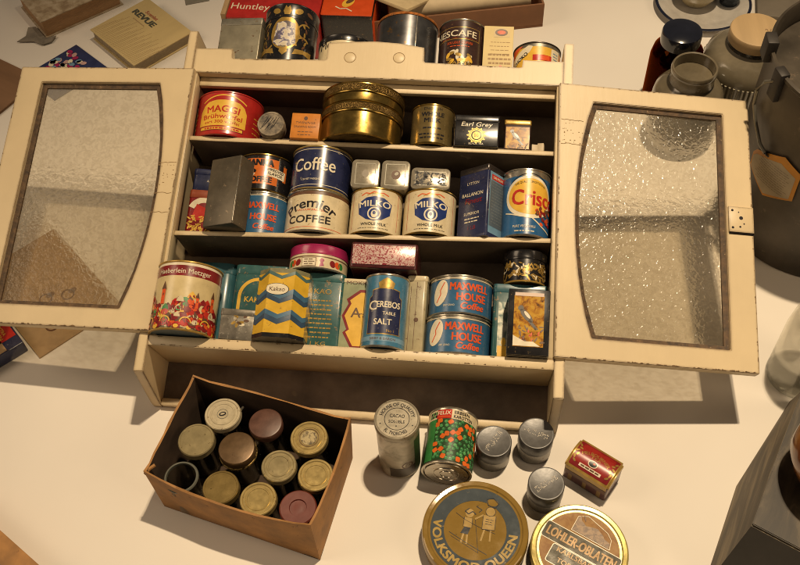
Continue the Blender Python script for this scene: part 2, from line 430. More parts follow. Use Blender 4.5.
def square_tin(name, label, cat, mw, w, d, h, body, lid=None, lidh=.018, rv=.004, ink=None, group=None, over=.0009, sideink=None, bev=.0012, topink=None):
    """upright rectangular tin; base centre at origin, front is -y"""
    t = root(name, label, cat, mw, group)
    if lidh:
        obj("body", BX(-w / 2, w / 2, -d / 2, d / 2, 0, h - lidh + .004, bev=bev, rv=rv), body, t)
        o = over; obj("lid", BX(-w / 2 - o, w / 2 + o, -d / 2 - o, d / 2 + o, h - lidh, h, bev=bev * 1.3, rv=rv + o), lid or body, t)
    else: obj("body", BX(-w / 2, w / 2, -d / 2, d / 2, 0, h, bev=bev, rv=rv), body, t)
    if ink: ink.build("lettering", t, on_front(-d / 2))
    if sideink: sideink[0].build("lettering", t, on_plane((sideink[1] * w / 2, 0, 0), (0, sideink[1], 0), (0, 0, 1)))
    if topink: topink.build("lettering", t, on_top(h))
    return t
def filigree(ink, w, h, m, n, seed, y0=0.0, l=1, s=1.0):
    rd = random.Random(seed)
    for k in range(n):
        x, y = rd.uniform(-w / 2, w / 2), y0 + rd.uniform(0, h); a = rd.uniform(0, 180)
        ink.ell(x, y, rd.uniform(.0035, .007) * s, rd.uniform(.001, .0022) * s, m, l, n=10, rot=a)
        if k % 3 == 0: ink.ring(x, y, .003 * s, .0042 * s, m, l, a0=a, a1=a + 230, n=12)
    return ink

# ================================================================== THE SETTING
def tabletop_mat():
    m, nt, b = new_mat("white_display_board")
    n1 = noise(nt, 2.2, 4, .5); c = ramp(nt, n1.outputs[0], [(.3, (.74, .69, .62)), (.7, (.80, .755, .685))]).outputs[0]
    n2 = noise(nt, 240, 6, .7); f = ramp(nt, n2.outputs[0], [(.74, (0,)), (.80, (.35,))]); c = mixc(nt, f.outputs[0], c, (.45, .36, .25))
    nt.links.new(c, b.inputs["Base Color"]); b.inputs["Roughness"].default_value = .62; b.inputs["Specular IOR Level"].default_value = .25
    n3 = noise(nt, 400, 3, .5); bump(nt, b, n3.outputs[0], .05, .001)
    return m
tag(obj("tabletop", BX(-2.6, 2.6, -1.6, 2.8, -.05, 0, bev=.004), tabletop_mat()), "white painted display table top under the whole collection", "table top", kind="structure")

# ================================================================== WALL CABINET
H = .36; TH = .0175
cabm = Matrix((CX, CU, CN)).transposed().to_4x4(); cabm.translation = c2w(0, 0, 0)      # local x right, y up, z out
cab = root("wall_cabinet", "open cream painted wooden cupboard full of tins, both glazed doors swung wide", "cupboard", cabm)
D = .134
for s in (-1, 1):
    bm = bmesh.new()
    pts = [(0, .613), (-D, .613), (-D, -.081), (-.116, -.0785), (0, -.0466)]      # (z, y)
    x0, x1 = (s * H, s * (H - TH))
    a = [bm.verts.new((x0, y, z)) for z, y in pts]; b = [bm.verts.new((x1, y, z)) for z, y in pts]; n = len(pts)
    bm.faces.new(a); bm.faces.new(b[::-1])
    for i in range(n): bm.faces.new((a[i], a[(i + 1) % n], b[(i + 1) % n], b[i]))
    bmesh.ops.recalc_face_normals(bm, faces=bm.faces); bmesh.ops.bevel(bm, geom=list(bm.edges), offset=.0012, segments=2, affect='EDGES')
    obj("side_panel", bm, CREAM, cab)
    obj("stile", BX(min(s * .3315, s * .3424), max(s * .3315, s * .3424), .0185, .524, -.030, -.001, bev=.001), CREAM, cab)
HI = H - TH - .0003
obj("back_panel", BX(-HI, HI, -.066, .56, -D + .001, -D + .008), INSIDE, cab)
bottom_board = obj("bottom_board", BX(-HI, HI, 0, .018, -D + .0085, 0, bev=.0015), CREAM, cab)
TOPB = BX(-HI, HI, .526, .540, -D + .0085, -.0185, bev=.001)
obj("door_stop", BX(-.331, .331, .508, .5255, -.030, -.019, bev=.001), CREAM, cab)
obj("bottom_lip", BX(-HI, HI, -.080, -.067, -D + .001, -.117, bev=.0018), CREAM, cab)
SHADED = paint("shaded_shelf_board", (.17, .125, .086), .62, var=.4, scale=12, wear=.1, wearcol=(.24, .19, .12))  # shade between the shelves put into the board colour; front edges stay cream
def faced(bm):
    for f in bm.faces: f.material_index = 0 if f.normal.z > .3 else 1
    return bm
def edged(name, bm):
    bmesh.ops.recalc_face_normals(bm, faces=bm.faces); return obj(name, faced(bm), [CREAM, SHADED], cab)
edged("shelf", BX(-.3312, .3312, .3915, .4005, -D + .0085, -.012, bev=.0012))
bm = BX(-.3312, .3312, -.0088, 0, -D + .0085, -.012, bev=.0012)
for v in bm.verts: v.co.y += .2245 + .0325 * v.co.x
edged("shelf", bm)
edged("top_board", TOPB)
prof = [(-HI, .525), (HI, .525), (HI, .5745), (.2685, .5752), (.2675, .5605), (.262, .5595), (.0905, .5632), (.0878, .566), (.0865, .594), (.06, .5985), (.0408, .6012), (-.0042, .6038), (-.05, .6012), (-.0925, .5968), (-.0932, .5625), (-.098, .5612), (-.265, .557), (-.2695, .558), (-.2718, .5775), (-HI, .576)]
bm = bmesh.new(); prism(bm, prof, -.018, 0); bmesh.ops.recalc_face_normals(bm, faces=bm.faces)
bmesh.ops.bevel(bm, geom=[e for e in bm.edges if abs(e.verts[0].co.z - e.verts[1].co.z) < 1e-6], offset=.001, segments=2, affect='EDGES')
rail = obj("top_rail", bm, CREAM, cab)
for px, py in ((-.0494, .5675), (.0415, .5705)):
    obj("screw_plug", LB([(0, .00025), (.0093, .00025), (.0098, 0.0)], seg=32, cap0=False, cap1=False, off=(px, py)), CREAM, rail)
    g = Ink(); g.ring(px, py, .0100, .0111, SCAR, 1, n=32); g.build("plug_groove", rail, lambda x, y, l: (x, y, .0003))

def merge_into(part, extra):
    """the worn patches belong to the part's own mesh"""
    bm = bmesh.new(); bm.from_mesh(part.data); n = len(bm.faces); off = len(part.data.materials)
    bm.from_mesh(extra.data); bm.faces.ensure_lookup_table()
    for f in bm.faces[n:]: f.material_index += off
    bm.to_mesh(part.data); bm.free()
    for m in extra.data.materials: part.data.materials.append(m)
    me = extra.data; bpy.data.objects.remove(extra); bpy.data.meshes.remove(me)
CHIP = paint("bare_wood_chip", (.17, .10, .045), .75, var=.5, scale=200)
def chips(k, x0, y0, x1, y1, n, seed, depth=.0022, inward=(0, 1)):
    """ragged little patches of bare wood along an edge"""
    rd = random.Random(seed); dx, dy = x1 - x0, y1 - y0; L = math.hypot(dx, dy); ux, uy = dx / L, dy / L
    for q in range(n):
        f = rd.random(); ln = rd.uniform(.0012, .006) * (2.2 if rd.random() < .15 else 1); dp = depth * rd.uniform(.3, 1.0)
        cx, cy = x0 + dx * f, y0 + dy * f; m = rd.randint(5, 8); pts = []
        for i in range(m): pts.append((cx + ux * (ln * (i / (m - 1) - .5)), cy + uy * (ln * (i / (m - 1) - .5))))
        for i in range(m - 1, -1, -1):
            t = ln * (i / (m - 1) - .5); e = dp * rd.uniform(.35, 1) * (1 if 0 < i < m - 1 else .3)
            pts.append((cx + ux * t + inward[0] * e, cy + uy * t + inward[1] * e))
        if all(min(x0, x1) - .001 < p[0] < max(x0, x1) + .001 or abs(dx) < 1e-6 for p in pts): k.poly(pts, CHIP, 1)
    return k
k = Ink(); chips(k, -.340, .0016, .340, .0016, 60, 5, .0028); chips(k, -.340, .0164, .340, .0164, 30, 6, .0022, (0, -1)); merge_into(bottom_board, k.build("paint_chip", cab, lambda x, y, l: (x, y, .0003)))
k = Ink(); chips(k, -.340, .5262, .340, .5262, 34, 7, .002); chips(k, -.262, .5555, -.100, .5600, 10, 8, .002, (0, -1)); chips(k, .096, .5618, .260, .5585, 10, 9, .002, (0, -1)); merge_into(rail, k.build("paint_chip", cab, lambda x, y, l: (x, y, .0003)))
def door(side, hx, ph, y0, z0, tl):
    DW, DH, T = .344, .506, .019
    inner = []
    for k in range(13):                                   # bowed edge on the hinge side
        t = k / 12; y = .037 + (.473 - .037) * t; inner.append((.062 - .0305 * (1 - (2 * t - 1) ** 2) ** .9, y))
    hinge_n = len(inner)
    inner += [(.296, .473), (.296, .037)]
    outer = [(0, 0), (DW, 0), (DW, DH), (0, DH)]
    bm = bmesh.new()
    def ringv(pts, z): return [bm.verts.new((x, y, z)) for x, y in pts]
    def loop(vs): return [bm.edges.new((vs[i], vs[(i + 1) % len(vs)])) for i in range(len(vs))]
    fo, fi, bo, bi = ringv(outer, 0), ringv(inner, 0), ringv(outer, -T), ringv(inner, -T)
    e1, e2, e3, e4 = loop(fo), loop(fi), loop(bo), loop(bi)
    bmesh.ops.triangle_fill(bm, use_beauty=True, edges=e1 + e2); bmesh.ops.triangle_fill(bm, use_beauty=True, edges=e3 + e4)
    for a, b in ((fo, bo), (fi, bi)):
        for i in range(len(a)): bm.faces.new((a[i], a[(i + 1) % len(a)], b[(i + 1) % len(a)], b[i]))
    if side < 0:
        for v in bm.verts: v.co.x *= -1
    bmesh.ops.recalc_face_normals(bm, faces=bm.faces)
    ed = [e for e in bm.edges if len(e.link_faces) == 2 and e.calc_face_angle(0) > .9]
    bmesh.ops.bevel(bm, geom=ed, offset=.0013, segments=2, affect='EDGES')
    d = obj("door", bm, CREAM, cab, ang=30)
    U = Vector((side * math.cos(ph), tl, math.sin(ph))).normalized(); V = Vector((0, 1, 0)); V = (V - U * V.dot(U)).normalized(); X = U * side; Nn = X.cross(V)
    mm = Matrix((X, V, Nn)).transposed().to_4x4(); mm.translation = Vector((side * hx, y0, z0)); d.matrix_local = mm
    # rusty bead that holds the pane
    cx, cy = .165, .255
    def inset(p, q):
        v = Vector((p[0] - cx, p[1] - cy)); return (p[0] - (q if p[0] > .2 else -q), p[1] - (q if p[1] > .4 else (-q if p[1] < .1 else 0)))
    n = len(inner); o2 = [inset(p, -.0004) for p in inner]; i2 = [inset(p, .0080) for p in inner]
    bm = bmesh.new(); zz = (-.0055, -.0085, -.0125)
    rings = [[bm.verts.new((x * side, y, zz[0])) for x, y in o2], [bm.verts.new((x * side, y, zz[1])) for x, y in i2], [bm.verts.new((x * side, y, zz[2])) for x, y in i2], [bm.verts.new((x * side, y, zz[2])) for x, y in o2]]
    for k in range(4):
        a, b = rings[k], rings[(k + 1) % 4]
        for i in range(n): bm.faces.new((a[i], a[(i + 1) % n], b[(i + 1) % n], b[i]))
    obj("glazing_bead", bm, RUST, d)
    bm = bmesh.new(); prism(bm, [(x * side, y) for x, y in [inset(p, .004) for p in inner]], -.0158, -.0128)
    for f in bm.faces: f.material_index = 0 if f.calc_center_median().z > -.0129 else 1
    obj("glass_pane", bm, [PANE, PANEBACK], d)
    def scar(x0, x1, ya, w=.0011):
        rd = random.Random(int(ya * 1e4)); pts = [(side * (x0 + (x1 - x0) * k / 8), ya + rd.uniform(-.0012, .0012)) for k in range(9)]
        return pts
    g = Ink()
    for ya in ((.433, .387) if side > 0 else (.313, .254, .217)):
        g.line(scar(.004, .036 if side < 0 else .044, ya), .0011, SCAR, 1)
    for k in range(26):
        rd = random.Random(k + side * 77); g.ell(side * rd.uniform(.004, .046), (.41 if side > 0 else .285) + rd.uniform(-.026, .026), rd.uniform(.0004, .0016), rd.uniform(.0004, .001), SCAR, 1, n=7)
    g.build("hinge_scar", d, lambda x, y, l: (x, y, .00025))
    g = Ink(); g2 = 11 if side > 0 else 40
    chips(g, side * .003, .0014, side * (DW - .003), .0014, 46, g2, .0030); chips(g, side * .003, DH - .0014, side * (DW - .003), DH - .0014, 16, g2 + 1, .002, (0, -1))
    chips(g, side * (DW - .0014), .003, side * (DW - .0014), DH - .003, 24, g2 + 2, .0024, (-side, 0)); chips(g, side * .0014, .003, side * .0014, DH - .003, 26, g2 + 3, .0024, (side, 0))
    merge_into(d, g.build("paint_chip", d, lambda x, y, l: (x, y, .00028)))
    if side > 0:
        c = obj("catch_plate", BX(.2995, .3435, .247, .2945, .0004, .0042, bev=.0008), CREAM, d)
        g = Ink()
        for px, py, r in ((.306, .287, .0022), (.321, .2735, .0034), (.306, .255, .0022), (.319, .257, .0018), (.317, .284, .0012), (.326, .263, .0014)): g.ell(px, py, r, r, BLACKINK, 1, n=14)
        g.rect(.3215, .2452, .043, .003, BLACKINK, 1); g.build("holes_and_shadow", c, lambda x, y, l: (x, y, .0045 if y > .2466 else .0004))  # screw holes, plus the plate's shadow drawn as a dark strip below it
    return d
door(1, .3415, -.1362, .0197, .010, .0119)
door(-1, .3388, -.068, .0217, .010, .0071)

# ================================================================== TINS ON THE UPPER SHELF
S1 = .4008
def s2(x): return .2249 + .0325 * x
S3 = .0183
ROW1 = "tins along the upper shelf"; ROW2 = "tins along the middle shelf"; ROW3 = "tins along the lower shelf"; TOPG = "tins standing on the cupboard top"

k = Ink(); k.poly([(-.046, .018), (.046, .018), (.046, .048), (.040, .060), (.030, .067), (.015, .070), (0, .0705), (-.015, .070), (-.030, .067), (-.040, .060), (-.046, .048)], YELLOW, 1)
k.ring(0, .005, .074, .0765, YELLOW, 1, 55, 125); k.text("MAGGI", 0, .046, .0135, REDINK, 2, w=.060, bold=.03, arc=.20)
k.text("Brühwürfel", 0, .033, .0095, REDINK, 2, w=.074, bold=.012, arc=.30); k.text("zart 300 würfel", 0, .0235, .0058, REDINK, 2, w=.066, arc=.4)
k.rect(0, .0125, .086, .008, DRED, 1).rect(0, .0125, .082, .0055, YELLOW, 2).lines(0, .0125, .074, 1, .004, REDINK, 3, .0028, 4)
for x in (-.075, .075): k.lines(x, .05, .028, 4, .010, YELLOW, 1, .0016, 7 + int(x * 100))
round_tin("bouillon_tin", "wide red drum with yellow arched panel at the left end of the upper shelf", "tin", on_cab(-.2762, S1, -.0625, 2), .0605, .089, RED, rim=RED, lid=RED, ink=k, group=ROW1)
t = root("round_box", "small round box tipped on edge with its greyish lid facing out, beside the red drum", "box", on_cab(-.1814, S1 + .0245, -.030, 0), ROW1)
lidm = mottle("scratched_grey_card", [(.35, (.06, .05, .04)), (.5, (.20, .16, .11)), (.7, (.34, .28, .19))], 60, .6)
bm = LB([(0, 0), (.0235, 0), (.0235, .014), (.0245, .014), (.0250, .0145), (.0250, .0285), (.024, .030), (.021, .0295), (.0205, .029), (0, .029)], seg=48)
bmesh.ops.rotate(bm, verts=bm.verts, matrix=Matrix.Rotation(R(90), 3, 'X')); obj("body", bm, lidm, t)
k = Ink()
for q in range(9): k.line([(-.018 + q * .003, -.012 + (q % 3) * .004), (-.006 + q * .0025, .014 - (q % 2) * .006)], .0009, BLACKINK, 1)
k.build("lettering", t, on_plane((0, -.0290, 0), (1, 0, 0), (0, 0, 1)))
k = Ink(); k.text("TWININGS", 0, .029, .0048, BROWNINK, 1, w=.036).text("DRAWING ROOM", 0, .021, .0042, BROWNINK, 1, w=.040).ell(0, .040, .0035, .004, BROWNINK, 1, n=12).lines(0, .013, .030, 2, .006, BROWNINK, 1, .0012, 3)
square_tin("tea_packet", "small square orange tea packet between the little round box and the brass tins", "packet", on_cab(-.1186, S1, -.024), .0525, .040, .0505, ORANGE, lidh=0, rv=.0012, ink=k, group=ROW1)

def brass_tin(label, z, h, rot, gp, top):
    r = .0755
    t = root("brass_tin", label, "tin", on_cab(-.0215, z, -.0495, rot), gp)
    emb = BRASSB
    b = h * (.44 if top else .70)
    obj("body", LB([(0, .0015), (r - .006, .0015), (r - .003, 0), (r - .0005, .0015), (r - .001, .004), (r - .001, b)], seg=96, cap0=False), BRASS, t)
    obj("lid", LB([(r - .001, b), (r + .0012, b), (r + .0016, b + .0012), (r + .0006, b + .0024), (r + .0006, h - .005 if top else h - .004), (r + .0022, h - .0038 if top else h - .002), (r - .001, h - .002), (r - .004, h), (r - .012, h - .002), (0, h - .0005)], seg=96), BRASS, t)
    zb0, zb1 = b + .0035, (h - .0065 if top else h - .004)
    obj("embossed_band", LB([(r + .0006, zb0), (r + .0013, zb0 + .0006), (r + .0013, zb1 - .0006), (r + .0006, zb1)], seg=96, cap0=False, cap1=False), emb, t)
    return t
def embossed():
    m, nt, b = new_mat("embossed_brass")
    tc = N(nt, "ShaderNodeTexCoord"); v = N(nt, "ShaderNodeTexVoronoi"); v.inputs["Scale"].default_value = 520; nt.links.new(tc.outputs["Object"], v.inputs[0])
    r = ramp(nt, v.outputs[0], [(.1, (.06, .035, .012)), (.6, (.22, .14, .045))]); nt.links.new(r.outputs[0], b.inputs["Base Color"])
    b.inputs["Metallic"].default_value = .9; b.inputs["Roughness"].default_value = .4; bump(nt, b, v.outputs[0], .8, .002); return m
BRASSB = embossed()
brass_tin("lower brass tin of the stacked pair, plain shiny body under an embossed band", S1, .0655, 10, ROW1, False)
brass_tin("upper brass tin of the stacked pair, shallower, its lid edge stepped", S1 + .0662, .0405, 40, ROW1, True)
k = Ink(); k.text("ENGLISH", 0, .067, .0055, BLACKINK, 1, w=.034).text("WHOLE", 0, .0545, .0085, BLACKINK, 1, w=.042, bold=.06).text("MILK", 0, .0425, .0085, BLACKINK, 1, w=.030, bold=.06).lines(0, .031, .036, 1, .008, BLACKINK, 1, .003, 5).lines(0, .019, .050, 2, .007, BLACKINK, 1, .003, 6)
round_tin("milk_tin", "slim brass coloured whole milk can right of the brass tins", "tin", on_cab(.1099, S1, -.040, 3), .0385, .0795, paint("milk_brass", (.26, .19, .075), .24, .6, var=.2, wear=.1, wearcol=(.2, .14, .06)), rim=BRASS, ink=k, group=ROW1)
k = Ink(); k.text("Earl Grey", 0, .0385, .0088, IVORY, 1, w=.056, shear=.18, bold=.01).ring(0, .021, .0095, .0118, GOLD, 1).ring(0, .021, .0128, .0140, GOLD, 1).ell(0, .021, .0072, .0075, GOLD, 1).text("EG", 0, .0185, .005, BLACKINK, 2)
for a in range(0, 360, 30): k.ell(.0155 * math.cos(R(a)), .021 + .0145 * math.sin(R(a)), .002, .0014, GOLD, 1, n=8, rot=a)
k.text("BLACK TEA", 0, .0030, .0036, IVORY, 1, w=.026).rect(0, .0555, .076, .0010, GOLD, 1)
square_tin("tea_caddy", "low black tea caddy with a gold round emblem on the upper shelf", "tin", on_cab(.1922, S1, -.030, 0), .0805, .050, .0605, BLACK, lid=BLACK, lidh=.013, rv=.003, ink=k, group=ROW1)
t = tag(bpy.data.objects[-1], None, None) if False else None
PICT = mottle("yellow_picture", [(.30, (.06, .03, .012)), (.43, (.34, .14, .02)), (.55, (.52, .28, .03)), (.75, (.54, .37, .09))], 90, .14)
def bird(k, x, y, s, m=BLACKINK):
    k.ell(x, y, .011 * s, .0042 * s, m, 2, n=14, rot=-48).ell(x - .007 * s, y + .0095 * s, .0036 * s, .0036 * s, m, 2, n=12).poly([(x + .004 * s, y - .004 * s), (x + .015 * s, y - .017 * s), (x + .011 * s, y - .018 * s), (x + .002 * s, y - .007 * s)], m, 2).ell(x + .001 * s, y + .001 * s, .006 * s, .002 * s, IVORY, 3, n=10, rot=-50)
    return k
k = Ink(); k.rect(0, .023, .042, .043, PICT, 1); bird(k, -.003, .026, 1.0); filigree(k, .036, .008, BROWNINK, 10, 5, .003, 2, .6); k.rect(0, .0525, .044, .003, IVORY, 1)
square_tin("picture_tin", "small yellow picture tin with a dark bird beside the black tea caddy", "tin", on_cab(.2655, S1, -.030), .0465, .036, .0585, BROWNT, lid=GOLD, lidh=.010, rv=.002, ink=k, group=ROW1)
for i, (x, hh, lb) in enumerate(((.2963, .0135, "shorter of two tiny cream blocks at the right end of the upper shelf"), (.3085, .0165, "taller of two tiny cream blocks at the right end of the upper shelf"))):
    o = obj("small_block", BX(-.0055, .0055, -.006, .006, 0, hh, bev=.0006), paint("bone_block", (.55, .45, .30), .5, var=.2)); o.matrix_world = on_cab(x, S1, -.022, 8 - 20 * i); tag(o, lb, "block", ROW1)

# ================================================================== MIDDLE SHELF
k = Ink(); k.ring(.004, .046, .019, .030, IVORY, 1, 20, 160, 24); k.poly([(-.018, .03), (-.010, .062), (.006, .055), (.020, .066), (.024, .03)], REDINK, 2); filigree(k, .044, .030, YELLOW, 34, 9, .010, 3, .8)
square_tin("red_tin", "small red tin with a gold crest at the left end of the middle shelf", "tin", on_cab(-.2985, s2(-.30), -.062, 4), .052, .045, .090, DRED, lid=paint("red_brown_lid", (.30, .07, .03), .3, var=.3, coat=.3), lidh=.016, rv=.006, ink=k, group=ROW2)
k = Ink(); k.text("ATHE", .004, .018, .0045, IVORY, 1)
square_tin("navy_tin", "small navy tin lying on top of the red crest tin", "tin", on_cab(-.2960, s2(-.30) + .0905, -.070, 6), .058, .048, .044, NAVY, lid=NAVY, lidh=.012, rv=.005, ink=k, group=ROW2)
GTIN = paint("brown_grey_tin", (.125, .105, .075), .36, .45, var=.3, wear=.12, wearcol=(.26, .2, .13), scale=35)
t = square_tin("tall_tin", "tall bare brownish grey square tin turned cornerwise on the middle shelf", "tin", on_cab(-.2400, s2(-.23), -.0025, -25), .068, .040, .130, GTIN, lidh=0, rv=.0035, group=ROW2, bev=.002)
obj("edge_highlight", BX(.0318, .0344, -.0206, -.0182, .004, .126, bev=.0008), TIN, t)  # silver corner highlight built in as a bright tinplate strip

SANKA = paint("sanka_orange", (.62, .15, .022), .3, var=.12, wear=.1, wearcol=(.2, .1, .03), coat=.3)
k = Ink(); k.rect(-.004, .038, .082, .050, SANKA, 1).text("SANKA", .002, .049, .0125, BLACKINK, 2, w=.050, bold=.09).text("COFFEE", .002, .017, .0105, BLACKINK, 2, w=.048, bold=.09)
k.rect(.032, .037, .040, .017, IVORY, 2, rot=-5).text("IMPROVED", .032, .039, .0055, BLACKINK, 3, w=.032, bold=.03, rot=-5).text("FLAVOR", .032, .0315, .0058, BLACKINK, 3, w=.028, bold=.03, rot=-5)
for a in range(0, 360, 72): k.poly([(-.014, .036), (-.014 + .010 * math.cos(R(a + 60)), .036 + .008 * math.sin(R(a + 60))), (-.014 + .0115 * math.cos(R(a + 90)), .036 + .009 * math.sin(R(a + 90))), (-.014 + .010 * math.cos(R(a + 120)), .036 + .008 * math.sin(R(a + 120)))], IVORY if a % 144 else BLACKINK, 2)
k.rect(.052, .040, .008, .030, SANKA, 1)
round_tin("coffee_tin", "orange and black coffee tin with a slanting white flavour strip", "coffee tin", on_cab(-.1965, s2(-.19) + .0842, -.0720, -2), .0508, .0730, BLACK, rim=BRASS, ink=k, group=ROW2, bead=.002)

def maxwell(label, mw, r, h, group, a0=0.0, bean=True, sc=1.0):
    k = Ink()
    k.text("MAXWELL", .012, h * .60, .0122 * sc, ORINK, 2, w=.062 * sc, bold=.06).text("HOUSE", .016, h * .34, .0122 * sc, ORINK, 2, w=.047 * sc, bold=.06).text("Coffee", .018, h * .13, .0105 * sc, ORINK, 2, w=.037 * sc, bold=.05, shear=.22)
    if bean:
        k.ell(-.037 * sc, h * .54, .0125 * sc, .021 * sc, IVORY, 1, n=28, rot=-14).line([(-.030 * sc, h * .80), (-.037 * sc, h * .60), (-.036 * sc, h * .50), (-.043 * sc, h * .30)], .0018, ORINK, 2)
        k.text("DRIP GRIND", -.021 * sc, h * .19, .0032 * sc, IVORY, 2, w=.018 * sc)
    k.rect(0, h * .90, .15, .0012, IVORY, 1)
    return round_tin("coffee_tin", label, "coffee tin", mw, r, h, BLUE, rim=TIN, ink=k, group=group, a0=a0, bead=.0018, bands=[(h - .009, h - .004, TIN)])
maxwell("blue coffee tin with orange letters, carrying the orange and black tin", on_cab(-.1915, s2(-.19), -.0720, 0), .0498, .0835, ROW2, a0=-3, bean=False)
k = Ink(); k.text("Coffee", 0, .036, .0255, IVORY, 2, w=.080, bold=.015).text("1 LB NET WEIGHT", -.004, .017, .0035, IVORY, 2, w=.036).rect(0, .0775, .20, .0010, IVORY, 1).rect(0, .008, .20, .001, IVORY, 1)
round_tin("coffee_tin", "navy blue tin lettered Coffee in white, on top of a cream tin", "coffee tin", on_cab(-.0883, s2(-.088) + .0806, -.0548, -2), .0535, .0850, NAVY, rim=GOLDLID, ink=k, group=ROW2, a0=-4, bead=.002)
k = Ink(); k.text("Premier", 0, .045, .0185, BLACKINK, 2, w=.088, bold=.022, arc=.062).text("VACUUM PACKED", 0, .0385, .0035, ORINK, 2, w=.052).text("COFFEE", -.002, .0165, .0140, BLACKINK, 2, w=.080, bold=.03).rect(0, .008, .17, .0009, ORINK, 1)
round_tin("coffee_tin", "cream coffee tin with arched black lettering under the navy tin", "coffee tin", on_cab(-.0870, s2(-.087), -.0585, -2), .0570, .0800, CREAML, rim=TIN, ink=k, group=ROW2, a0=-2, bead=.0018, bands=[(.070, .076, BROWNINK)])

MBLUE = paint("badge_blue", (.016, .035, .16), .3, var=.2)
def milko(label, x, rz, a0):
    h = .0855; k = Ink(); k.poly([(-.029, .035), (-.0315, .056), (-.016, .0655), (0, .068), (.016, .0655), (.0315, .056), (.029, .035), (.014, .0245), (0, .022), (-.014, .0245)], MBLUE, 1)
    k.ring(0, .044, .029, .0305, GOLD, 1, 60, 120, 12)
    k.text("MILKO", 0, .049, .0118, IVORY, 2, w=.056, bold=.035, arc=.16).ring(0, .0355, .0095, .0120, IVORY, 2).ell(0, .0345, .0055, .0072, IVORY, 2, n=16).ell(0, .0365, .0028, .0034, MBLUE, 3, n=10)
    k.line([(-.026, .070), (-.018, .0745), (-.010, .0728), (-.003, .0765), (.006, .0740), (.014, .0750), (.024, .071)], .0018, ORINK, 1)
    k.text("WHOLE MILK", 0, .0135, .0052, BLACKINK, 2, w=.046, bold=.02).lines(0, .0085, .058, 1, .003, BLACKINK, 1, .0009, 2).rect(.047, .045, .0008, .07, REDINK, 1).rect(-.047, .045, .0008, .07, REDINK, 1)
    return round_tin("milk_tin", label, "milk tin", on_cab(x, s2(x), -.0480, rz), .0465, h, CREAML, rim=BRASS, ink=k, group=ROW2, a0=a0, bead=.0018)
milko("cream milk tin with blue badge beside the cream coffee tin", .0206, 0, 2)
milko("cream milk tin with blue badge partly covered by the navy square tin", .1165, 0, 6)
ALU = paint("brushed_alloy", (.30, .265, .20), .20, .3, var=.2, wear=.15, wearcol=(.2, .15, .1), scale=70)
def flat_tin(label, x, base, w, h, z, rz, pat):
    t = root("flat_tin", label, "tin", on_cab(x, base, z, rz), ROW2)
    bm = BX(-w / 2, w / 2, -h / 2, h / 2, 0, .040, bev=.0015, rv=.008); bmesh.ops.rotate(bm, verts=bm.verts, matrix=Matrix.Rotation(R(90), 3, 'X')); bmesh.ops.translate(bm, verts=bm.verts, vec=(0, .020, h / 2))
    obj("body", bm, ALU, t)
    bm = BX(-w / 2 - .001, w / 2 + .001, -h / 2 - .001, h / 2 + .001, .030, .0415, bev=.0020, rv=.009); bmesh.ops.rotate(bm, verts=bm.verts, matrix=Matrix.Rotation(R(90), 3, 'X')); bmesh.ops.translate(bm, verts=bm.verts, vec=(0, .020, h / 2))
    obj("lid", bm, ALU, t)
    k = Ink(); iw, ih = w - .014, h - .014
    for a, b, c, d in ((0, ih / 2, iw, .0014), (0, -ih / 2, iw, .0014), (iw / 2, 0, .0014, ih), (-iw / 2, 0, .0014, ih)): k.rect(a, b, c, d, DULL, 1)
    if pat == 1: k.ell(0, 0, .006, .007, paint("faint_grey", (.30, .26, .2), .5), 1)
    if pat == 2: k.ell(.001, 0, .0082, .0086, BROWNINK, 1, n=18).ell(.002, .002, .004, .003, DULL, 2, n=10, rot=40)
    if pat == 3: filigree(k, iw, ih, BLACKINK, 60, 4, -ih / 2, 1, .75)
    k.build("lettering", t, on_plane((0, -.0215, h / 2), (1, 0, 0), (0, 0, 1)))
    return t
b1 = s2(.02) + .0862
flat_tin("blank square flat tin facing out, next to the navy coffee tin", -.0008, b1, .0490, .0540, -.030, 0, 1)
flat_tin("square flat tin with one dark round spot on its lid", .0530, b1, .0490, .0545, -.030, 0, 2)
flat_tin("oblong silver flat tin with a chased pattern on its lid", .1160, s2(.1165) + .0862, .0680, .0400, -.030, 0, 3)
k = Ink(); k.rect(0, .065, .060, .120, NAVY, 1).text("LYTTON", 0, .1020, .0055, IVORY, 2, w=.026).text("BALLANON", 0, .0800, .0068, IVORY, 2, w=.046, bold=.02).text("Finest", .003, .066, .0105, DRED, 2, w=.038, bold=.02, shear=.2).text("SUPERIOR", 0, .044, .0055, IVORY, 2, w=.034).lines(0, .037, .036, 2, .006, IVORY, 2, .002, 3).text("1 LB", .002, .016, .0075, DRED, 2)
k2 = Ink(); k2.rect(0, .066, .043, .116, LBLUEINK, 1).rect(0, .064, .039, .086, paint("grey_blue_print", (.10, .13, .16), .4, var=.3), 2).rect(0, .114, .034, .010, REDINK, 2).text("SALMON", 0, .1115, .005, IVORY, 3, w=.027, bold=.02).lines(0, .102, .034, 14, .0056, paint("grey_print_line", (.2, .22, .22), .5), 3, .0012, 11)
square_tin("navy_square_tin", "tall navy square tin turned cornerwise with a pale blue side panel", "tin", on_cab(.2085, s2(.2085), -.0440, -38), .066, .054, .136, NAVY, lid=paint("dark_tin_lid", (.10, .085, .08), .25, .8, var=.3), lidh=.012, rv=.004, ink=k, sideink=(k2, 1), group=ROW2)
k = Ink(); k.ell(.006, .073, .046, .040, IVORY, 1, n=40).ell(.006, .074, .040, .034, YELLOW, 2, n=40).text("Crisco", .017, .058, .0290, REDINK, 3, w=.086, bold=.035)
k.ring(.006, .073, .0435, .0446, BLACKINK, 2, 40, 140, 20).text("THE QUALITY SHORTENING", .006, .0995, .0042, BLACKINK, 3, w=.056, arc=.06)
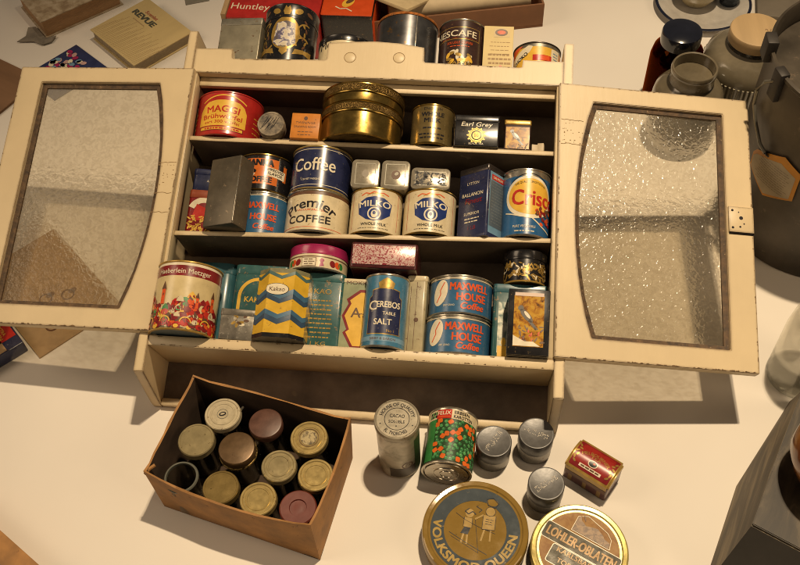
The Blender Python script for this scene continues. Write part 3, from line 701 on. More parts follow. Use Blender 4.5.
k.text("PURE VEGETABLE", -.003, .0155, .0045, IVORY, 2, w=.040).lines(-.003, .009, .034, 1, .004, IVORY, 2, .0018, 2).line([(-.040, .045), (-.010, .036), (.010, .034), (.030, .020), (.050, .012)], .0022, IVORY, 2)
rd = random.Random(3)
for q in range(26): k.ell(.032 + rd.uniform(-.014, .02), .040 + rd.uniform(-.016, .014), .004, .003, (DRED, BROWNINK, ORINK)[q % 3], 3, n=9, rot=rd.uniform(0, 180))
round_tin("shortening_tin", "blue shortening can with a yellow oval at the right end of the middle shelf", "tin", on_cab(.2865, s2(.2865), -.0445, 0), .0423, .1270, CBLUE, rim=TIN, ink=k, group=ROW2, a0=0, bead=.0016, bands=[(.112, .123, TIN)])

# ================================================================== LOWER SHELF
GRB = paint("blue_grey_base", (.10, .15, .18), .4, var=.2)
k = Ink(); k.rect(0, .1045, .342, .0185, DRED, 1); k.text("Haeberlein Metzger", 0, .0995, .0092, IVORY, 2, w=.098, bold=.01)
k.rect(0, .049, .342, .092, paint("city_sky", (.62, .50, .26), .3, var=.15, coat=.4), 1)
rd = random.Random(12)
for q in range(330):
    x = rd.uniform(-.082, .082); y = rd.uniform(.006, .050 + .012 * math.sin(x * 60)); s = rd.uniform(.003, .0075)
    m = (REDINK, ORINK, DRED, REDINK, DRED, BROWNINK, REDINK, ORINK, DRED, REDINK, GREENINK, CREAML, YELLOW, DRED)[rd.randrange(14)]
    if rd.random() < .5: k.poly([(x - s, y), (x + s, y), (x + s * .8, y + s * .9), (x, y + s * 1.7), (x - s * .8, y + s * .9)], m, 2 + q % 4)
    else: k.ell(x, y, s, s * .8, m, 2 + q % 4, n=9)
for x, y, s in ((-.030, .050, 1.0), (-.062, .048, .8), (.030, .044, .7), (.060, .046, .9)):
    k.rect(x, y + .008 * s, .0075 * s, .026 * s, ORINK, 6).poly([(x - .005 * s, y + .021 * s), (x + .005 * s, y + .021 * s), (x, y + .036 * s)], BROWNINK, 6).rect(x, y + .012 * s, .002, .004 * s, BROWNINK, 7)
for x in (-.055, -.02, .015, .05): k.ring(x, .014, .008, .010, YELLOW, 7, 0, 180, 12)
k.rect(0, .004, .342, .004, BROWNINK, 1)
round_tin("gingerbread_tin", "round gingerbread tin printed with red town roofs, at the left end of the lower shelf", "tin", on_cab(-.2897, S3, -.012, 0), .0545, .1225, IVORY, rim=GOLD, ink=k, group=ROW3, a0=4, bottom=GRB, bead=.0018)
square_tin("blue_green_tin", "tall plain blue green canister behind the gingerbread tin", "tin", on_cab(-.2800, S3, -.098, 0), .104, .050, .160, TEALB, lid=TEALB, lidh=.020, rv=.018, group=ROW3)
k = Ink(); k.ring(-.004, .098, .030, .036, YELLOW, 1, 0, 180, 30).rect(-.037, .072, .006, .054, YELLOW, 1).rect(.029, .072, .006, .054, YELLOW, 1).text("KAKAO", -.004, .088, .0105, YELLOW, 1, w=.046, bold=.02)
for q in range(5): k.ell(-.030 + q * .013, .070, .004, .003, YELLOW, 1, n=10)
square_tin("cocoa_tin", "teal cocoa tin with a yellow arch, behind the yellow and blue zigzag tin", "tin", on_cab(-.1770, S3, -.095, 0), .100, .052, .158, TEAL, lid=TEAL, lidh=.018, rv=.010, ink=k, group=ROW3)
k = Ink()
for q in range(11): k.ell(.004 + random.Random(q).uniform(-.016, .014), .034 + random.Random(q + 50).uniform(-.009, .009), .005, .0026, (BROWNINK, GOLD, IVORY)[q % 3], 1, n=9, rot=q * 37)
square_tin("silver_tin", "low scratched silver tin in front of the teal cocoa tin", "tin", on_cab(-.1925, S3, -.020, 3), .062, .040, .054, paint("scratched_silver", (.22, .20, .165), .30, .45, var=.4, wear=.25, wearcol=(.36, .33, .27), scale=60), lid=MATS["scratched_silver"], lidh=.012, rv=.002, ink=k, group=ROW3)
# octagonal zigzag tin
t = root("cocoa_tin", "yellow and blue zigzag eight sided cocoa tin in the lower shelf", "tin", on_cab(-.1181, S3, -.0060, 0), ROW3)
oc = [(.0435, .020), (.0435, -.020), (.022, -.041), (-.022, -.041), (-.0435, -.020), (-.0435, .020), (-.022, .041), (.022, .041)]
bm = bmesh.new(); prism(bm, oc, .0, .112); obj("body", bm, paint("zigzag_yellow", (.66, .40, .03), .32, var=.15, wear=.1, coat=.3), t)
bm = bmesh.new(); prism(bm, [(x * .985, y * .985) for x, y in oc], .112, .120); obj("lid", bm, paint("zigzag_lid", (.20, .19, .10), .4, var=.3), t)
bm = bmesh.new(); prism(bm, [(x * 1.012, y * 1.012) for x, y in oc], -.0002, .007); obj("base_rim", bm, BLACK, t)
front = [(-.0435, .020), (-.0435, -.020), (-.022, -.041), (.022, -.041), (.0435, -.020), (.0435, .020)]
acc = [0]
for p, q in zip(front, front[1:]): acc.append(acc[-1] + math.hypot(q[0] - p[0], q[1] - p[1]))
tot = acc[-1]
def on_oct(x, y, l):
    s = max(0, min(tot, x + tot / 2))
    for i in range(len(front) - 1):
        if s <= acc[i + 1] + 1e-9:
            f = (s - acc[i]) / (acc[i + 1] - acc[i]); p, q = front[i], front[i + 1]
            px, py = p[0] + (q[0] - p[0]) * f, p[1] + (q[1] - p[1]) * f; d = math.hypot(px, py)
            nx, ny = (q[1] - p[1]), -(q[0] - p[0]); L = math.hypot(nx, ny); return (px + nx / L * EPS * l, py + ny / L * EPS * l, y)
k = Ink(); ZB1 = paint('zig_blue', (.05, .13, .22), .35, var=.2); ZB2 = paint('zig_dark_blue', (.03, .065, .12), .35, var=.2)
def zig(y, th, m):
    n = 8; xs = [-tot / 2 + .001 + (tot - .002) * i / n for i in range(n + 1)]
    for i in range(n):
        ya, yb = (y + (.009 if i % 2 else 0)), (y + (.009 if (i + 1) % 2 else 0)); k.poly([(xs[i], ya), (xs[i + 1], yb), (xs[i + 1], yb + th), (xs[i], ya + th)], m, 1)
zig(.022, .009, ZB2); zig(.0312, .008, ZB1); zig(.058, .008, ZB2); zig(.0662, .009, ZB1); zig(.101, .006, paint("zig_green", (.06, .13, .13), .4, var=.2))
k.ell(-.006, .083, .0205, .0105, BLACKINK, 2, n=26).ell(-.006, .083, .0195, .0097, IVORY, 3, n=26).text("Kakao", -.006, .0795, .0075, BROWNINK, 4, w=.027, shear=.15)
k.build("lettering", t, on_oct, cuts=[q - tot / 2 + e for q in acc[1:-1] for e in (-.00001, .00001)])
k = Ink(); k.text("KAO", -.004, .098, .0095, GOLD, 1, w=.030, bold=.01).lines(-.004, .086, .038, 9, .0082, GOLD, 1, .0024, 8).text("1 KG", -.004, .006, .0070, GOLD, 1, w=.026)
square_tin("cocoa_tin", "teal cocoa tin with many gold text lines, right of the zigzag tin", "tin", on_cab(-.0530, S3, -.058, 0), .0640, .060, .1360, TEAL, lid=TEAL, lidh=.016, rv=.007, ink=k, group=ROW3)
k = Ink(); k.rect(0, .0120, .335, .0215, CREAML, 1).rect(0, .0222, .335, .0018, BROWNINK, 2)
for x, m in ((-.045, ORINK), (-.034, DRED), (.040, ORINK), (.030, DRED), (.048, GREENINK), (-.052, GREENINK)): k.ell(x, .012, .0055, .0065, m, 2, n=10, rot=x * 900)
k.rect(-.013, .0120, .026, .016, BROWNINK, 2).rect(-.013, .0120, .024, .014, IVORY, 3).lines(-.013, .0165, .018, 3, .0042, BROWNINK, 4, .0014, 5).poly([(.006, .004), (.010, .020), (.014, .006)], PINK, 3).ell(.010, .016, .004, .0035, PINK, 3, n=10)
round_tin("sweet_tin", "low round tin with a pink lid and flowered side, lying on the teal tins", "tin", on_cab(-.0750, S3 + .1372, -.0580, 4), .0515, .0450, CREAML, lid=PINK, lidh=.0165, rim=TIN, ink=k, group=ROW3, over=.0004)
# foil patterned tin
FOIL = mottle("red_and_silver_pattern", [(.33, (.16, .012, .02)), (.45, (.34, .05, .07)), (.50, (.55, .38, .34)), (.70, (.60, .50, .45))], 130, .25, 4, .1, 2.6)
t = square_tin("patterned_tin", "oblong tin with a marbled red and silver side, lying above the blue salt canister", "tin", on_cab(.0465, S3 + .1432, -.0500, -1), .1170, .090, .0470, paint("black_red_tin", (.07, .012, .014), .3, var=.4, coat=.3), lidh=0, rv=.006, group=ROW3, bev=.003)
obj("printed_side", BX(-.0545, .0545, -.0462, -.0451, .006, .0420, bev=.0004), FOIL, t)
k = Ink(); k.rect(.002, .062, .058, .118, paint("pale_green_panel", (.27, .30, .17), .35, var=.2), 1)
k.poly([(-.006, .005), (-.022, .032), (-.016, .038), (-.026, .062), (-.016, .084), (-.020, .092), (.002, .110), (.030, .110), (.030, .005)], DRED, 2).poly([(-.003, .009), (-.017, .033), (-.011, .038), (-.021, .062), (-.011, .084), (-.014, .090), (.004, .105), (.030, .105), (.030, .009)], YELLOW, 3)
k.text("A", -.002, .060, .0180, BROWNINK, 4, bold=.02).text("rab", .014, .060, .012, BROWNINK, 4).text("MOKKA", 0, .1195, .006, BROWNINK, 4, w=.045)
square_tin("green_tin", "pale green tin with a red edged yellow panel and letter A, beside the teal tin", "tin", on_cab(.0055, S3, -.058, 0), .0600, .055, .1300, GREENL, lid=CREAML, lidh=.008, rv=.004, ink=k, group=ROW3)
SALT = paint("salt_blue", (.05, .18, .30), .28, var=.2, wear=.1, coat=.4)
k = Ink(); k.poly([(-.030, .022), (.030, .022), (.030, .086), (.025, .090), (.025, .100), (.012, .103), (.006, .110), (-.006, .110), (-.012, .103), (-.025, .100), (-.025, .090), (-.030, .086)], GOLD, 1)
k.poly([(-.0288, .0235), (.0288, .0235), (.0288, .085), (.0238, .089), (.0238, .0985), (.011, .1015), (-.011, .1015), (-.0238, .0985), (-.0238, .089), (-.0288, .085)], NAVY, 2)
k.text("C", -.021, .064, .0165, IVORY, 3, bold=.03).text("EREBOS", .006, .0685, .0110, IVORY, 3, w=.040, bold=.035).text("TABLE", .008, .0555, .0058, IVORY, 3, w=.022, bold=.02).text("SALT", -.002, .0385, .0105, IVORY, 3, w=.030, bold=.03).text("No 1", .012, .026, .005, GOLD, 3)
k.poly([(-.012, .103), (.012, .103), (.014, .112), (.006, .118), (0, .121), (-.006, .118), (-.014, .112)], GOLD, 3).rect(0, .0145, .120, .0080, LBLUEINK, 1).text("BIBBY & BARON", 0, .0125, .0042, BROWNINK, 2, w=.045)
round_tin("salt_tin", "blue table salt canister on the lower shelf", "tin", on_cab(.0548, S3, -.0240, 0), .0370, .1290, SALT, rim=TIN, ink=k, group=ROW3, a0=4, bottom=GRB)
k = Ink(); k.rect(0, .07, .0008, .12, BROWNINK, 1).ell(.002, .062, .004, .004, BROWNINK, 1, n=10).rect(-.010, .062, .0008, .12, BROWNINK, 1)
square_tin("cream_tin", "narrow plain cream tin between the salt canister and the stacked coffee tins", "tin", on_cab(.1080, S3, -.060, -4), .0350, .060, .1420, paint("olive_cream", (.40, .345, .21), .35, var=.2, wear=.15, coat=.2), lid=CREAML, lidh=.010, rv=.006, ink=k, group=ROW3)
maxwell("lower of the two stacked blue coffee tins on the lower shelf", on_cab(.1795, S3, -.0580, 0), .0560, .0690, ROW3, a0=3, sc=1.12)
maxwell("upper of the two stacked blue coffee tins on the lower shelf", on_cab(.1815, S3 + .0696, -.0565, 0), .0545, .0700, ROW3, a0=5, sc=1.12)
k = Ink(); k.rect(-.022, .060, .030, .090, mottle("crumpled_silver_print", [(.35, (.06, .10, .09)), (.5, (.28, .30, .25)), (.65, (.45, .44, .36))], 45, .3, 2, .3, 1.5), 1).rect(-.026, .016, .020, .022, YELLOW, 2).ell(-.026, .034, .004, .008, YELLOW, 2, n=10)
square_tin("teal_tin", "teal tin with torn silver print behind the black framed picture tin", "tin", on_cab(.2845, S3, -.068, 0), .0930, .062, .1380, TEAL, lid=TEALB, lidh=.016, rv=.006, ink=k, group=ROW3)
k = filigree(Ink(), .10, .030, GOLD, 90, 21, .006, 1, .9); filigree(k, .10, .026, IVORY, 20, 22, .008, 2, .7)
round_tin("ornate_tin", "small round black and gold leaf patterned tin on top of the teal tin", "tin", on_cab(.2905, S3 + .1392, -.0600, 0), .0370, .0590, BLACK, lid=BLACK, lidh=.015, rim=GOLD, ink=k, group=ROW3)
t = square_tin("picture_tin", "black framed picture tin with a bird on gold, right end of the lower shelf", "tin", on_cab(.2975, S3, -.0130, 0), .0690, .046, .1150, BLACK, lidh=0, rv=.003, group=ROW3)
obj("front_frame", BX(-.0345, .0345, -.0262, -.0228, .001, .114, bev=.0012), BLACK, t)
k = Ink(); k.rect(0, .059, .050, .088, PICT, 1); bird(k, -.004, .068, 1.35, paint("grey_feather", (.10, .085, .07), .5)); filigree(k, .046, .030, BROWNINK, 22, 31, .02, 2, .7); filigree(k, .046, .022, ORINK, 10, 33, .02, 2, .6)
k.poly([(-.025, .016), (.020, .016), (.008, .024), (-.006, .024), (-.022, .032), (-.025, .034)], IVORY, 3).rect(0, .105, .048, .006, paint("pale_pink_edge", (.6, .45, .36), .4), 2)
k.build("painted_panel", t, on_front(-.0262))

# ================================================================== ON THE CUPBOARD TOP
TB = .5405
t = square_tin("grey_tin", "plain square grey tin with lid at the left end of the cupboard top", "tin", on_cab(-.2700, TB, -.070, -6), .0830, .066, .1270, paint("lead_grey", (.33, .30, .22), .42, .6, var=.2, wear=.1, scale=30), lid=DULL, lidh=.016, rv=.002, group=TOPG)
MED = mottle("medallion_print", [(.40, (.55, .48, .36)), (.50, (.62, .56, .46)), (.56, (.14, .13, .24)), (.66, (.10, .08, .08))], 75, .4, 2, 0, 1.0)
k = Ink(); k.ell(0, .088, .0285, .036, GOLD, 1, n=36).poly([(-.022, .068), (-.018, .110), (.0, .114), (.018, .110), (.022, .068), (.012, .060), (0, .056), (-.012, .060)], MED, 2)
for s in (-1, 1):
    k.poly([(s * .018, .044), (s * .040, .050), (s * .060, .046), (s * .060, .060), (s * .040, .058), (s * .022, .056)], GOLD, 1).ring(s * .036, .070, .012, .0155, GOLD, 1, 90 - s * 60, 270 - s * 60, 20).ring(s * .040, .098, .014, .0170, GOLD, 1, 60, 250, 20)
    for q in range(8): k.ell(s * (.036 + .003 * (q % 3)), .055 + q * .009, .0055, .0022, BROWNINK if q % 2 else GOLD, 1, n=10, rot=s * (40 + q * 13))
k.poly([(-.008, .048), (0, .040), (.008, .048), (.006, .060), (-.006, .060)], GOLD, 2).poly([(-.008, .136), (-.004, .148), (0, .143), (.004, .148), (.008, .136), (.005, .128), (-.005, .128)], GOLD, 3)
for s in (-1, 1): k.ell(s * .022, .137, .009, .006, GOLD, 3, n=12, rot=s * 25).ell(s * .046, .137, .008, .004, BROWNINK, 3, n=12, rot=-s * 25)
round_tin("ornate_tin", "black and gold tin with a picture medallion, second on the cupboard top", "tin", on_cab(-.1826, TB, -.0720, 0), .0515, .1530, BLACK, lid=BLACK, lidh=.030, rim=BLACK, ink=k, group=TOPG, over=.0003)
k = Ink(); k.text("Me", -.036, .062, .018, BLACKINK, 1, bold=.02)
round_tin("cream_tin", "cream round tin with dark lid, mostly hidden behind the top rail", "tin", on_cab(-.0700, TB, -.0740, 0), .0530, .0900, CREAML, lid=BLACK, lidh=.012, rim=BLACK, ink=k, group=TOPG)
# open dark pail
t = root("dark_pail", "open dark grey round can with a rusty orange rim behind the top rail", "can", on_cab(.0458, TB, -.0740, 0), TOPG)
PAIL = paint("dark_pail_metal", (.115, .115, .12), .30, .75, var=.4, wear=.2, wearcol=(.2, .12, .05), scale=28)
obj("body", LB([(0, .002), (.055, .002), (.058, 0), (.0583, .003), (.0583, .136), (.0565, .137), (.0558, .006), (0, .006)], seg=80, cap0=False), PAIL, t)
obj("rim", LB([(.0555, .134), (.0595, .134), (.0605, .136), (.0595, .139), (.0565, .1405), (.0550, .138), (.0555, .134)], seg=80, cap0=False, cap1=False), paint("rusty_orange_rim", (.48, .16, .03), .5, .3, var=.5, wear=.3, wearcol=(.1, .05, .02), scale=90), t)
obj("seam", BX(.0205, .0225, -.0556, -.0540, .004, .133, bev=.0004), TIN, t)
k = Ink(); k.rect(-.010, .1030, .100, .0265, GOLD, 1).rect(-.010, .1030, .097, .0238, BROWNT, 2); k.text("NESCAFE", -.012, .0960, .0135, IVORY, 3, w=.088, bold=.025)
k.rect(.001, .0925, .076, .0012, ORINK, 2).text("SOLUBLE COFFEE", 0, .0800, .0050, ORINK, 2, w=.050).lines(0, .0750, .044, 1, .004, ORINK, 2, .0016, 3)
rd = random.Random(8)
for q in range(16): k.ell(rd.uniform(-.024, .022), .052 + rd.uniform(-.010, .012), .0065, .0034, (IVORY, GOLD, YELLOW)[q % 3], 2 + q % 3, n=12, rot=rd.uniform(0, 180))
k.text("KAFFEE", .002, .0345, .0080, GOLD, 6, w=.044, bold=.02)
round_tin("coffee_tin", "dark brown coffee tin on the cupboard top beside the cream bean carton", "coffee tin", on_cab(.1524, TB, -.0680, 0), .0435, .1340, BROWNT, rim=TIN, ink=k, group=TOPG, a0=-3, bead=.0016)
k = Ink(); k.rect(.006, .118, .030, .020, paint("bean_panel", (.60, .47, .24), .5), 1).ell(.005, .118, .0120, .0075, BROWNINK, 2, n=22).ell(.005, .118, .008, .0042, ORINK, 3, n=18).lines(.002, .097, .038, 4, .0085, TAN, 1, .0012, 4)
k.lines(.002, .070, .042, 4, .009, TAN, 1, .004, 6).ell(.006, .045, .003, .003, ORINK, 1, n=8)
square_tin("coffee_carton", "cream cardboard carton with a coffee bean picture, between the brown tin and the yellow tin", "carton", on_cab(.2220, TB, -.066, 0), .0560, .045, .1320, paint("cream_carton", (.68, .54, .26), .6, var=.1, scale=25), lidh=0, rv=.0008, ink=k, group=TOPG, bev=.0007)
k = Ink(); k.rect(-.006, .052, .090, .055, YELLOW, 1).rect(.008, .056, .036, .012, REDINK, 2).rect(.012, .056, .020, .010, ORINK, 3).poly([(-.060, .040), (-.016, .068), (-.010, .080), (-.018, .083), (-.060, .062)], IVORY, 2)
k.text("SCHOKO", -.036, .053, .0080, BLACKINK, 3, w=.040, bold=.03, rot=30).poly([(.024, .045), (.044, .040), (.048, .080), (.026, .078)], IVORY, 2).lines(.035, .07, .012, 3, .006, LBLUEINK, 3, .002, 3).poly([(-.060, .064), (-.030, .084), (-.060, .084)], ORINK, 2)
round_tin("yellow_tin", "low yellow and orange round tin at the right end of the cupboard top", "tin", on_cab(.2966, TB, -.0680, 0), .0440, .0900, ORANGE, rim=paint("dark_rim", (.07, .06, .05), .35, .7, var=.3), ink=k, group=TOPG, a0=0, bands=[(.078, .086, DULL)])

# ================================================================== CARTON OF JARS
co = [(-.2935, -.188), (-.0180, -.259), (.0120, -.074), (-.2560, -.010)]     # base corners fl fr br bl
ci = [(-.300, -.185), (-.0205, -.2545), (.0175, -.066), (-.2575, -.0075)]
t = root("cardboard_carton", "open brown cardboard carton of jars in front of the cupboard", "carton", on_table(-.14, -.13))
def carton_wall(a, b, c, d, hz0, hz1, th=.0035, sag=0.0, seed=1, bulge=.004):
    """wall from base a-b to top d-c, slightly wavy upper edge"""
    bm = bmesh.new(); n = 10; rd = random.Random(seed); cen = Vector((-.14, -.13, 0)); out = []
    A_, B_, C_, D_ = [Vector((*p, 0)) for p in (a, b, c, d)]; nrm = (B_ - A_).cross(Vector((0, 0, 1))).normalized()
    rows = 5; grid = {}
    for s in (0, 1):
        for i in range(n + 1):
            u = i / n; top = hz0 + (hz1 - hz0) * u - sag * math.sin(PI * u) + rd.uniform(-.0022, .0022) + (.006 if i in (0, n) else 0)
            for j in range(rows + 1):
                v = j / rows; p = (A_.lerp(B_, u)).lerp(D_.lerp(C_, u), v); p = p + nrm * (math.sin(PI * u) * math.sin(PI * v * .62) * bulge); p.z = top * v + .001
                p = p - nrm * (th * s) - cen; grid[s, i, j] = bm.verts.new(p)
    for i in range(n):
        for j in range(rows):
            bm.faces.new((grid[0, i, j], grid[0, i + 1, j], grid[0, i + 1, j + 1], grid[0, i, j + 1])).material_index = 0
            bm.faces.new((grid[1, i, j], grid[1, i, j + 1], grid[1, i + 1, j + 1], grid[1, i + 1, j])).material_index = 1
        bm.faces.new((grid[0, i, rows], grid[0, i + 1, rows], grid[1, i + 1, rows], grid[1, i, rows])); bm.faces.new((grid[0, i, 0], grid[1, i, 0], grid[1, i + 1, 0], grid[0, i + 1, 0]))
    for i in (0, n):
        for j in range(rows): bm.faces.new((grid[0, i, j], grid[0, i, j + 1], grid[1, i, j + 1], grid[1, i, j]))
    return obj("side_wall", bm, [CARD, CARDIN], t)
carton_wall(co[0], co[1], ci[1], ci[0], .117, .122, sag=.006, seed=2, bulge=.011)
carton_wall(co[1], co[2], ci[2], ci[1], .122, .122, sag=.004, seed=3)
carton_wall(co[2], co[3], ci[3], ci[2], .121, .126, sag=.003, seed=4)
carton_wall(co[3], co[0], ci[0], ci[3], .126, .117, sag=.002, seed=5)
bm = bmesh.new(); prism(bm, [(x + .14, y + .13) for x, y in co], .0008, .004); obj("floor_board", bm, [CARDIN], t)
bm = bmesh.new(); tube(bm, [(-.1605, -.054, .113), (-.153, -.046, .118), (-.146, -.040, .119)], .003, 7); obj("torn_corner", bm, CARD, t)

JAR = clear_glass("jar_glass", (.93, .95, .92), .45)
EDGE = paint("glass_edge", (.13, .13, .105), .12, var=.3, bmp=0, coat=.8)  # rim highlight put into an opaque grey instead of clear glass
FILL = paint("dark_jar_content", (.08, .055, .038), .6, var=.5, scale=60)
def jar(label, x, y, zt, r, lidmat, style, rz=0, neck=.9):
    t = root("glass_jar", label, "jar", on_table(x, y, .0045, rz), "jars packed in the cardboard carton")
    h = zt - .0045; rb = .0250; sh_ = h - .020
    obj("glass_body", LB([(0, 0), (rb - .004, 0), (rb, .004), (rb, sh_ - .012), (r * neck, sh_), (r * neck, h - .004), (r * neck - .0025, h - .004), (r * neck - .0025, sh_ - .001), (rb - .0025, sh_ - .013), (rb - .0025, .0055), (0, .0045)], seg=48, cap0=False, cap1=False), JAR, t)
    if style != 'open': obj("contents", LB([(0, .0065), (rb - .0045, .0065), (rb - .0045, sh_ * .8), (0, sh_ * .82)], seg=32), FILL, t)
    if style == 'ring':
        prf = [(r - .001, h - .012), (r + .0005, h - .012), (r + .0008, h - .010), (r, h - .008), (r, h - .0015), (r - .0012, h), (r - .004, h), (r - .0052, h - .0014), (r - .009, h - .0014), (r - .0098, h - .0004), (r - .0115, h - .0004), (r - .0122, h - .0012), (0, h - .0010)]
    elif style == 'smooth':
        prf = [(r - .001, h - .013), (r + .0005, h - .013), (r, h - .010), (r, h - .002), (r - .0015, h), (r - .0034, h), (r - .0042, h - .0009), (0, h - .0006)]
    elif style == 'recess':
        prf = [(r - .001, h - .015), (r, h - .014), (r, h - .002), (r - .002, h), (r * .47, h - .0002), (r * .44, h - .003), (r * .2, h - .0032), (0, h - .0026)]
    elif style == 'screw':
        prf = [(r - .001, h - .016), (r + .0005, h - .016), (r + .0006, h - .003), (r - .001, h - .0006), (r - .003, h), (0, h - .0003)]
    if style != 'open':
        obj("lid", LB(prf, seg=56), lidmat, t)
    else:
        obj("rim", LB([(r * neck - .003, h - .005), (r * neck + .001, h - .005), (r * neck + .0014, h - .002), (r * neck, h), (r * neck - .0026, h), (r * neck - .003, h - .005)], seg=48, cap0=False, cap1=False), EDGE, t)
    return t, h
TL = paint("brown_tarnished_lid", (.13, .078, .036), .36, .4, var=.2, wear=.08, wearcol=(.09, .05, .02), scale=60)
OL = paint("olive_brass_lid", (.32, .225, .08), .22, .55, var=.15, wear=.06, wearcol=(.12, .08, .03), scale=60)
PALE = paint("pale_enamel_lid", (.50, .43, .29), .36, .2, var=.15, wear=.12, scale=70)
DKB = paint("dark_red_brown_lid", (.10, .045, .03), .38, var=.35, scale=60)
MRN = paint("maroon_plastic_lid", (.135, .028, .018), .38, var=.15, scale=60)
GL2 = paint("grey_gold_lid", (.50, .41, .22), .22, .58, var=.16, wear=.10, wearcol=(.22, .16, .08), scale=55)
JT = .1010
t, h = jar("jar with a pale enamel lid bearing a small dark emblem", -0.2022, -0.0598, JT, 0.0302, PALE, 'ring', 20)
k = Ink(); k.ell(0, 0, .0060, .0038, BLACKINK, 1, n=18).ell(0, 0, .004, .0018, PALE, 2, n=12).ring(0, 0, .0085, .0092, DULL, 1); k.build("lettering", t, on_top(h - .0007))
bm = bmesh.new(); tube(bm, [(.030, .002, h - .006), (.034, .010, h - .012), (.033, .014, h - .022)], .0022, 8); obj("clip", bm, TIN, t)
jar("jar with a dark red brown lid in the back row of the carton", -0.1272, -0.0713, JT, 0.0278, DKB, 'screw')
t, h = jar("jar with a bright gold stepped lid at the back right of the carton", -0.0507, -0.0928, JT, 0.0307, GOLDLID, 'ring')
k = Ink(); k.ell(0, 0, .0135, .0135, mottle("worn_lid_print", [(.4, (.10, .07, .03)), (.55, (.40, .32, .16))], 160, .45), 1, n=30).ring(0, 0, .0155, .0164, BROWNINK, 1); k.build("lettering", t, on_top(h - .0004))
t, h = jar("jar with a plain greyish gold lid just below the pale lidded jar", -0.2362, -0.1108, JT, 0.0302, GL2, 'smooth')
t, h = jar("jar with a large dull brown lid and gold beaded shoulder", -0.1657, -0.1213, JT + .002, 0.0297, TL, 'screw')
bm = LB([(.0275 + .0042 * math.cos(2 * PI * q / 10), h - .019 + .0042 * math.sin(2 * PI * q / 10)) for q in range(11)], seg=64, cap0=False, cap1=False)
obj("rope_collar", bm, mottle("gold_rope", [(.4, (.06, .035, .012)), (.55, (.55, .38, .13))], 260, .25, 2, .6), t)
jar("jar with a mottled olive gold lid right of the large brown lid", -0.0917, -0.1468, JT, 0.0284, GL2, 'ring')
jar("jar with a shiny gold ringed lid at the right edge of the carton", -0.0302, -0.1578, JT, 0.0284, GOLDLID, 'ring')
jar("open jar without a lid in the front left corner of the carton", -0.2467, -0.1768, JT - .004, 0.0297, JAR, 'open')
jar("jar with a flat olive brass lid beside the open jar", -0.1782, -0.1908, JT, 0.0292, OL, 'smooth')
jar("gold ring lidded jar between the olive brass lid and the maroon lid", -0.1147, -0.2058, JT, 0.0292, GOLDLID, 'ring')
jar("jar with a maroon lid dished in the centre", -0.0495, -0.2153, JT, 0.0297, MRN, 'recess')

# ================================================================== THINGS ON THE TABLE IN FRONT
t = root("cocoa_canister", "tall silver cocoa canister with lettered lid, between the carton and the vegetable can", "canister", on_table(.0938, -.0715))
COC = mottle("worn_canister_side", [(.30, (.09, .09, .05)), (.40, (.26, .23, .16)), (.52, (.42, .375, .28)), (.75, (.54, .48, .37))], 30, .30, 8, .25, .8)
obj("body", LB([(0, 0), (.034, 0), (.0352, .0015), (.0352, .134), (.030, .136)], seg=64, cap0=False), COC, t)
hh = .146
obj("lid", LB([(.0352, .131), (.0362, .131), (.0372, .133), (.0372, hh - .003), (.0362, hh - .0006), (.0345, hh), (.0330, hh - .0014), (0, hh - .0012)], seg=64), paint("silver_canister_lid", (.34, .30, .22), .36, .35, var=.2, wear=.2, wearcol=(.15, .11, .07), scale=60), t)
k = Ink(); k.ring(0, 0, .0195, .0205, BLACKINK, 1).text("CACAO", 0, .0025, .0062, BLACKINK, 1, w=.024, bold=.02).text("SOLUBLE", 0, -.0075, .0052, BLACKINK, 1, w=.026, bold=.02)
k.text("HOUSE OF QUALITY", 0, .0235, .0062, BLACKINK, 1, w=.064, arc=.0235, bold=.02).text("FL. TVORCHES", 0, -.0292, .0062, BLACKINK, 1, w=.042, arc=-.0292, bold=.02)
for a in (-.026, .026): k.ell(a, -.010, .0012, .0012, BLACKINK, 1, n=8)
k.ell(0, -.013, .0012, .0012, BLACKINK, 1, n=8); k.build("lettering", t, on_top(hh - .0013))
k = Ink(); k.ring(.018, .045, .008, .010, BROWNINK, 1).text("D", .018, .041, .009, BROWNINK, 1, shear=.2).rect(.043, .06, .020, .11, paint("canister_green", (.05, .10, .035), .4, var=.3), 1).rect(.012, .022, .05, .03, paint("canister_brown", (.05, .035, .02), .4, var=.3), 1); k.build("label", t, on_cyl(.0353), step=.004)

# vegetable can lying on its side
fr, fl = .0415, .103
m = Matrix.Rotation(R(-3), 4, 'Z') @ Matrix.Rotation(R(-90), 4, 'X') @ Matrix.Rotation(R(180), 4, 'Z'); m.translation = Vector((.176, -.1115, fr + .0015))
m = Matrix.Translation((.176, -.1115, fr + .0015)) @ Matrix.Rotation(R(-3), 4, 'Z') @ Matrix.Rotation(R(-90), 4, 'X')
# local z runs away from the viewer, local -y points up
t = root("vegetable_can", "pea and carrot can lying on its side before the cupboard", "can", m)
obj("body", LB([(0, .0035), (.012, .0035), (.0125, .0022), (.014, .0022), (.0145, .0035), (.022, .0035), (.0225, .0018), (.0245, .0018), (.025, .0032), (.032, .0032), (.0325, .0014), (.0345, .0014), (.035, .003), (fr - .0035, .003), (fr - .0025, 0), (fr + .0008, 0), (fr + .0012, .0015), (fr, .0035), (fr, fl - .0035), (fr + .0012, fl - .0015), (fr + .0008, fl), (fr - .0025, fl), (fr - .0035, fl - .003), (0, fl - .003)], seg=72, cap0=False), TIN, t)
k = Ink(); DKG = paint("dark_green_label", (.025, .070, .022), .35, var=.3, coat=.3); W_ = 2 * PI * fr * .98
k.rect(0, .0425, W_, .077, DKG, 1).rect(0, .0895, W_, .0175, CREAML, 1).rect(-.036, .042, .018, .076, GREENINK, 2)
rd = random.Random(5)
spots = []
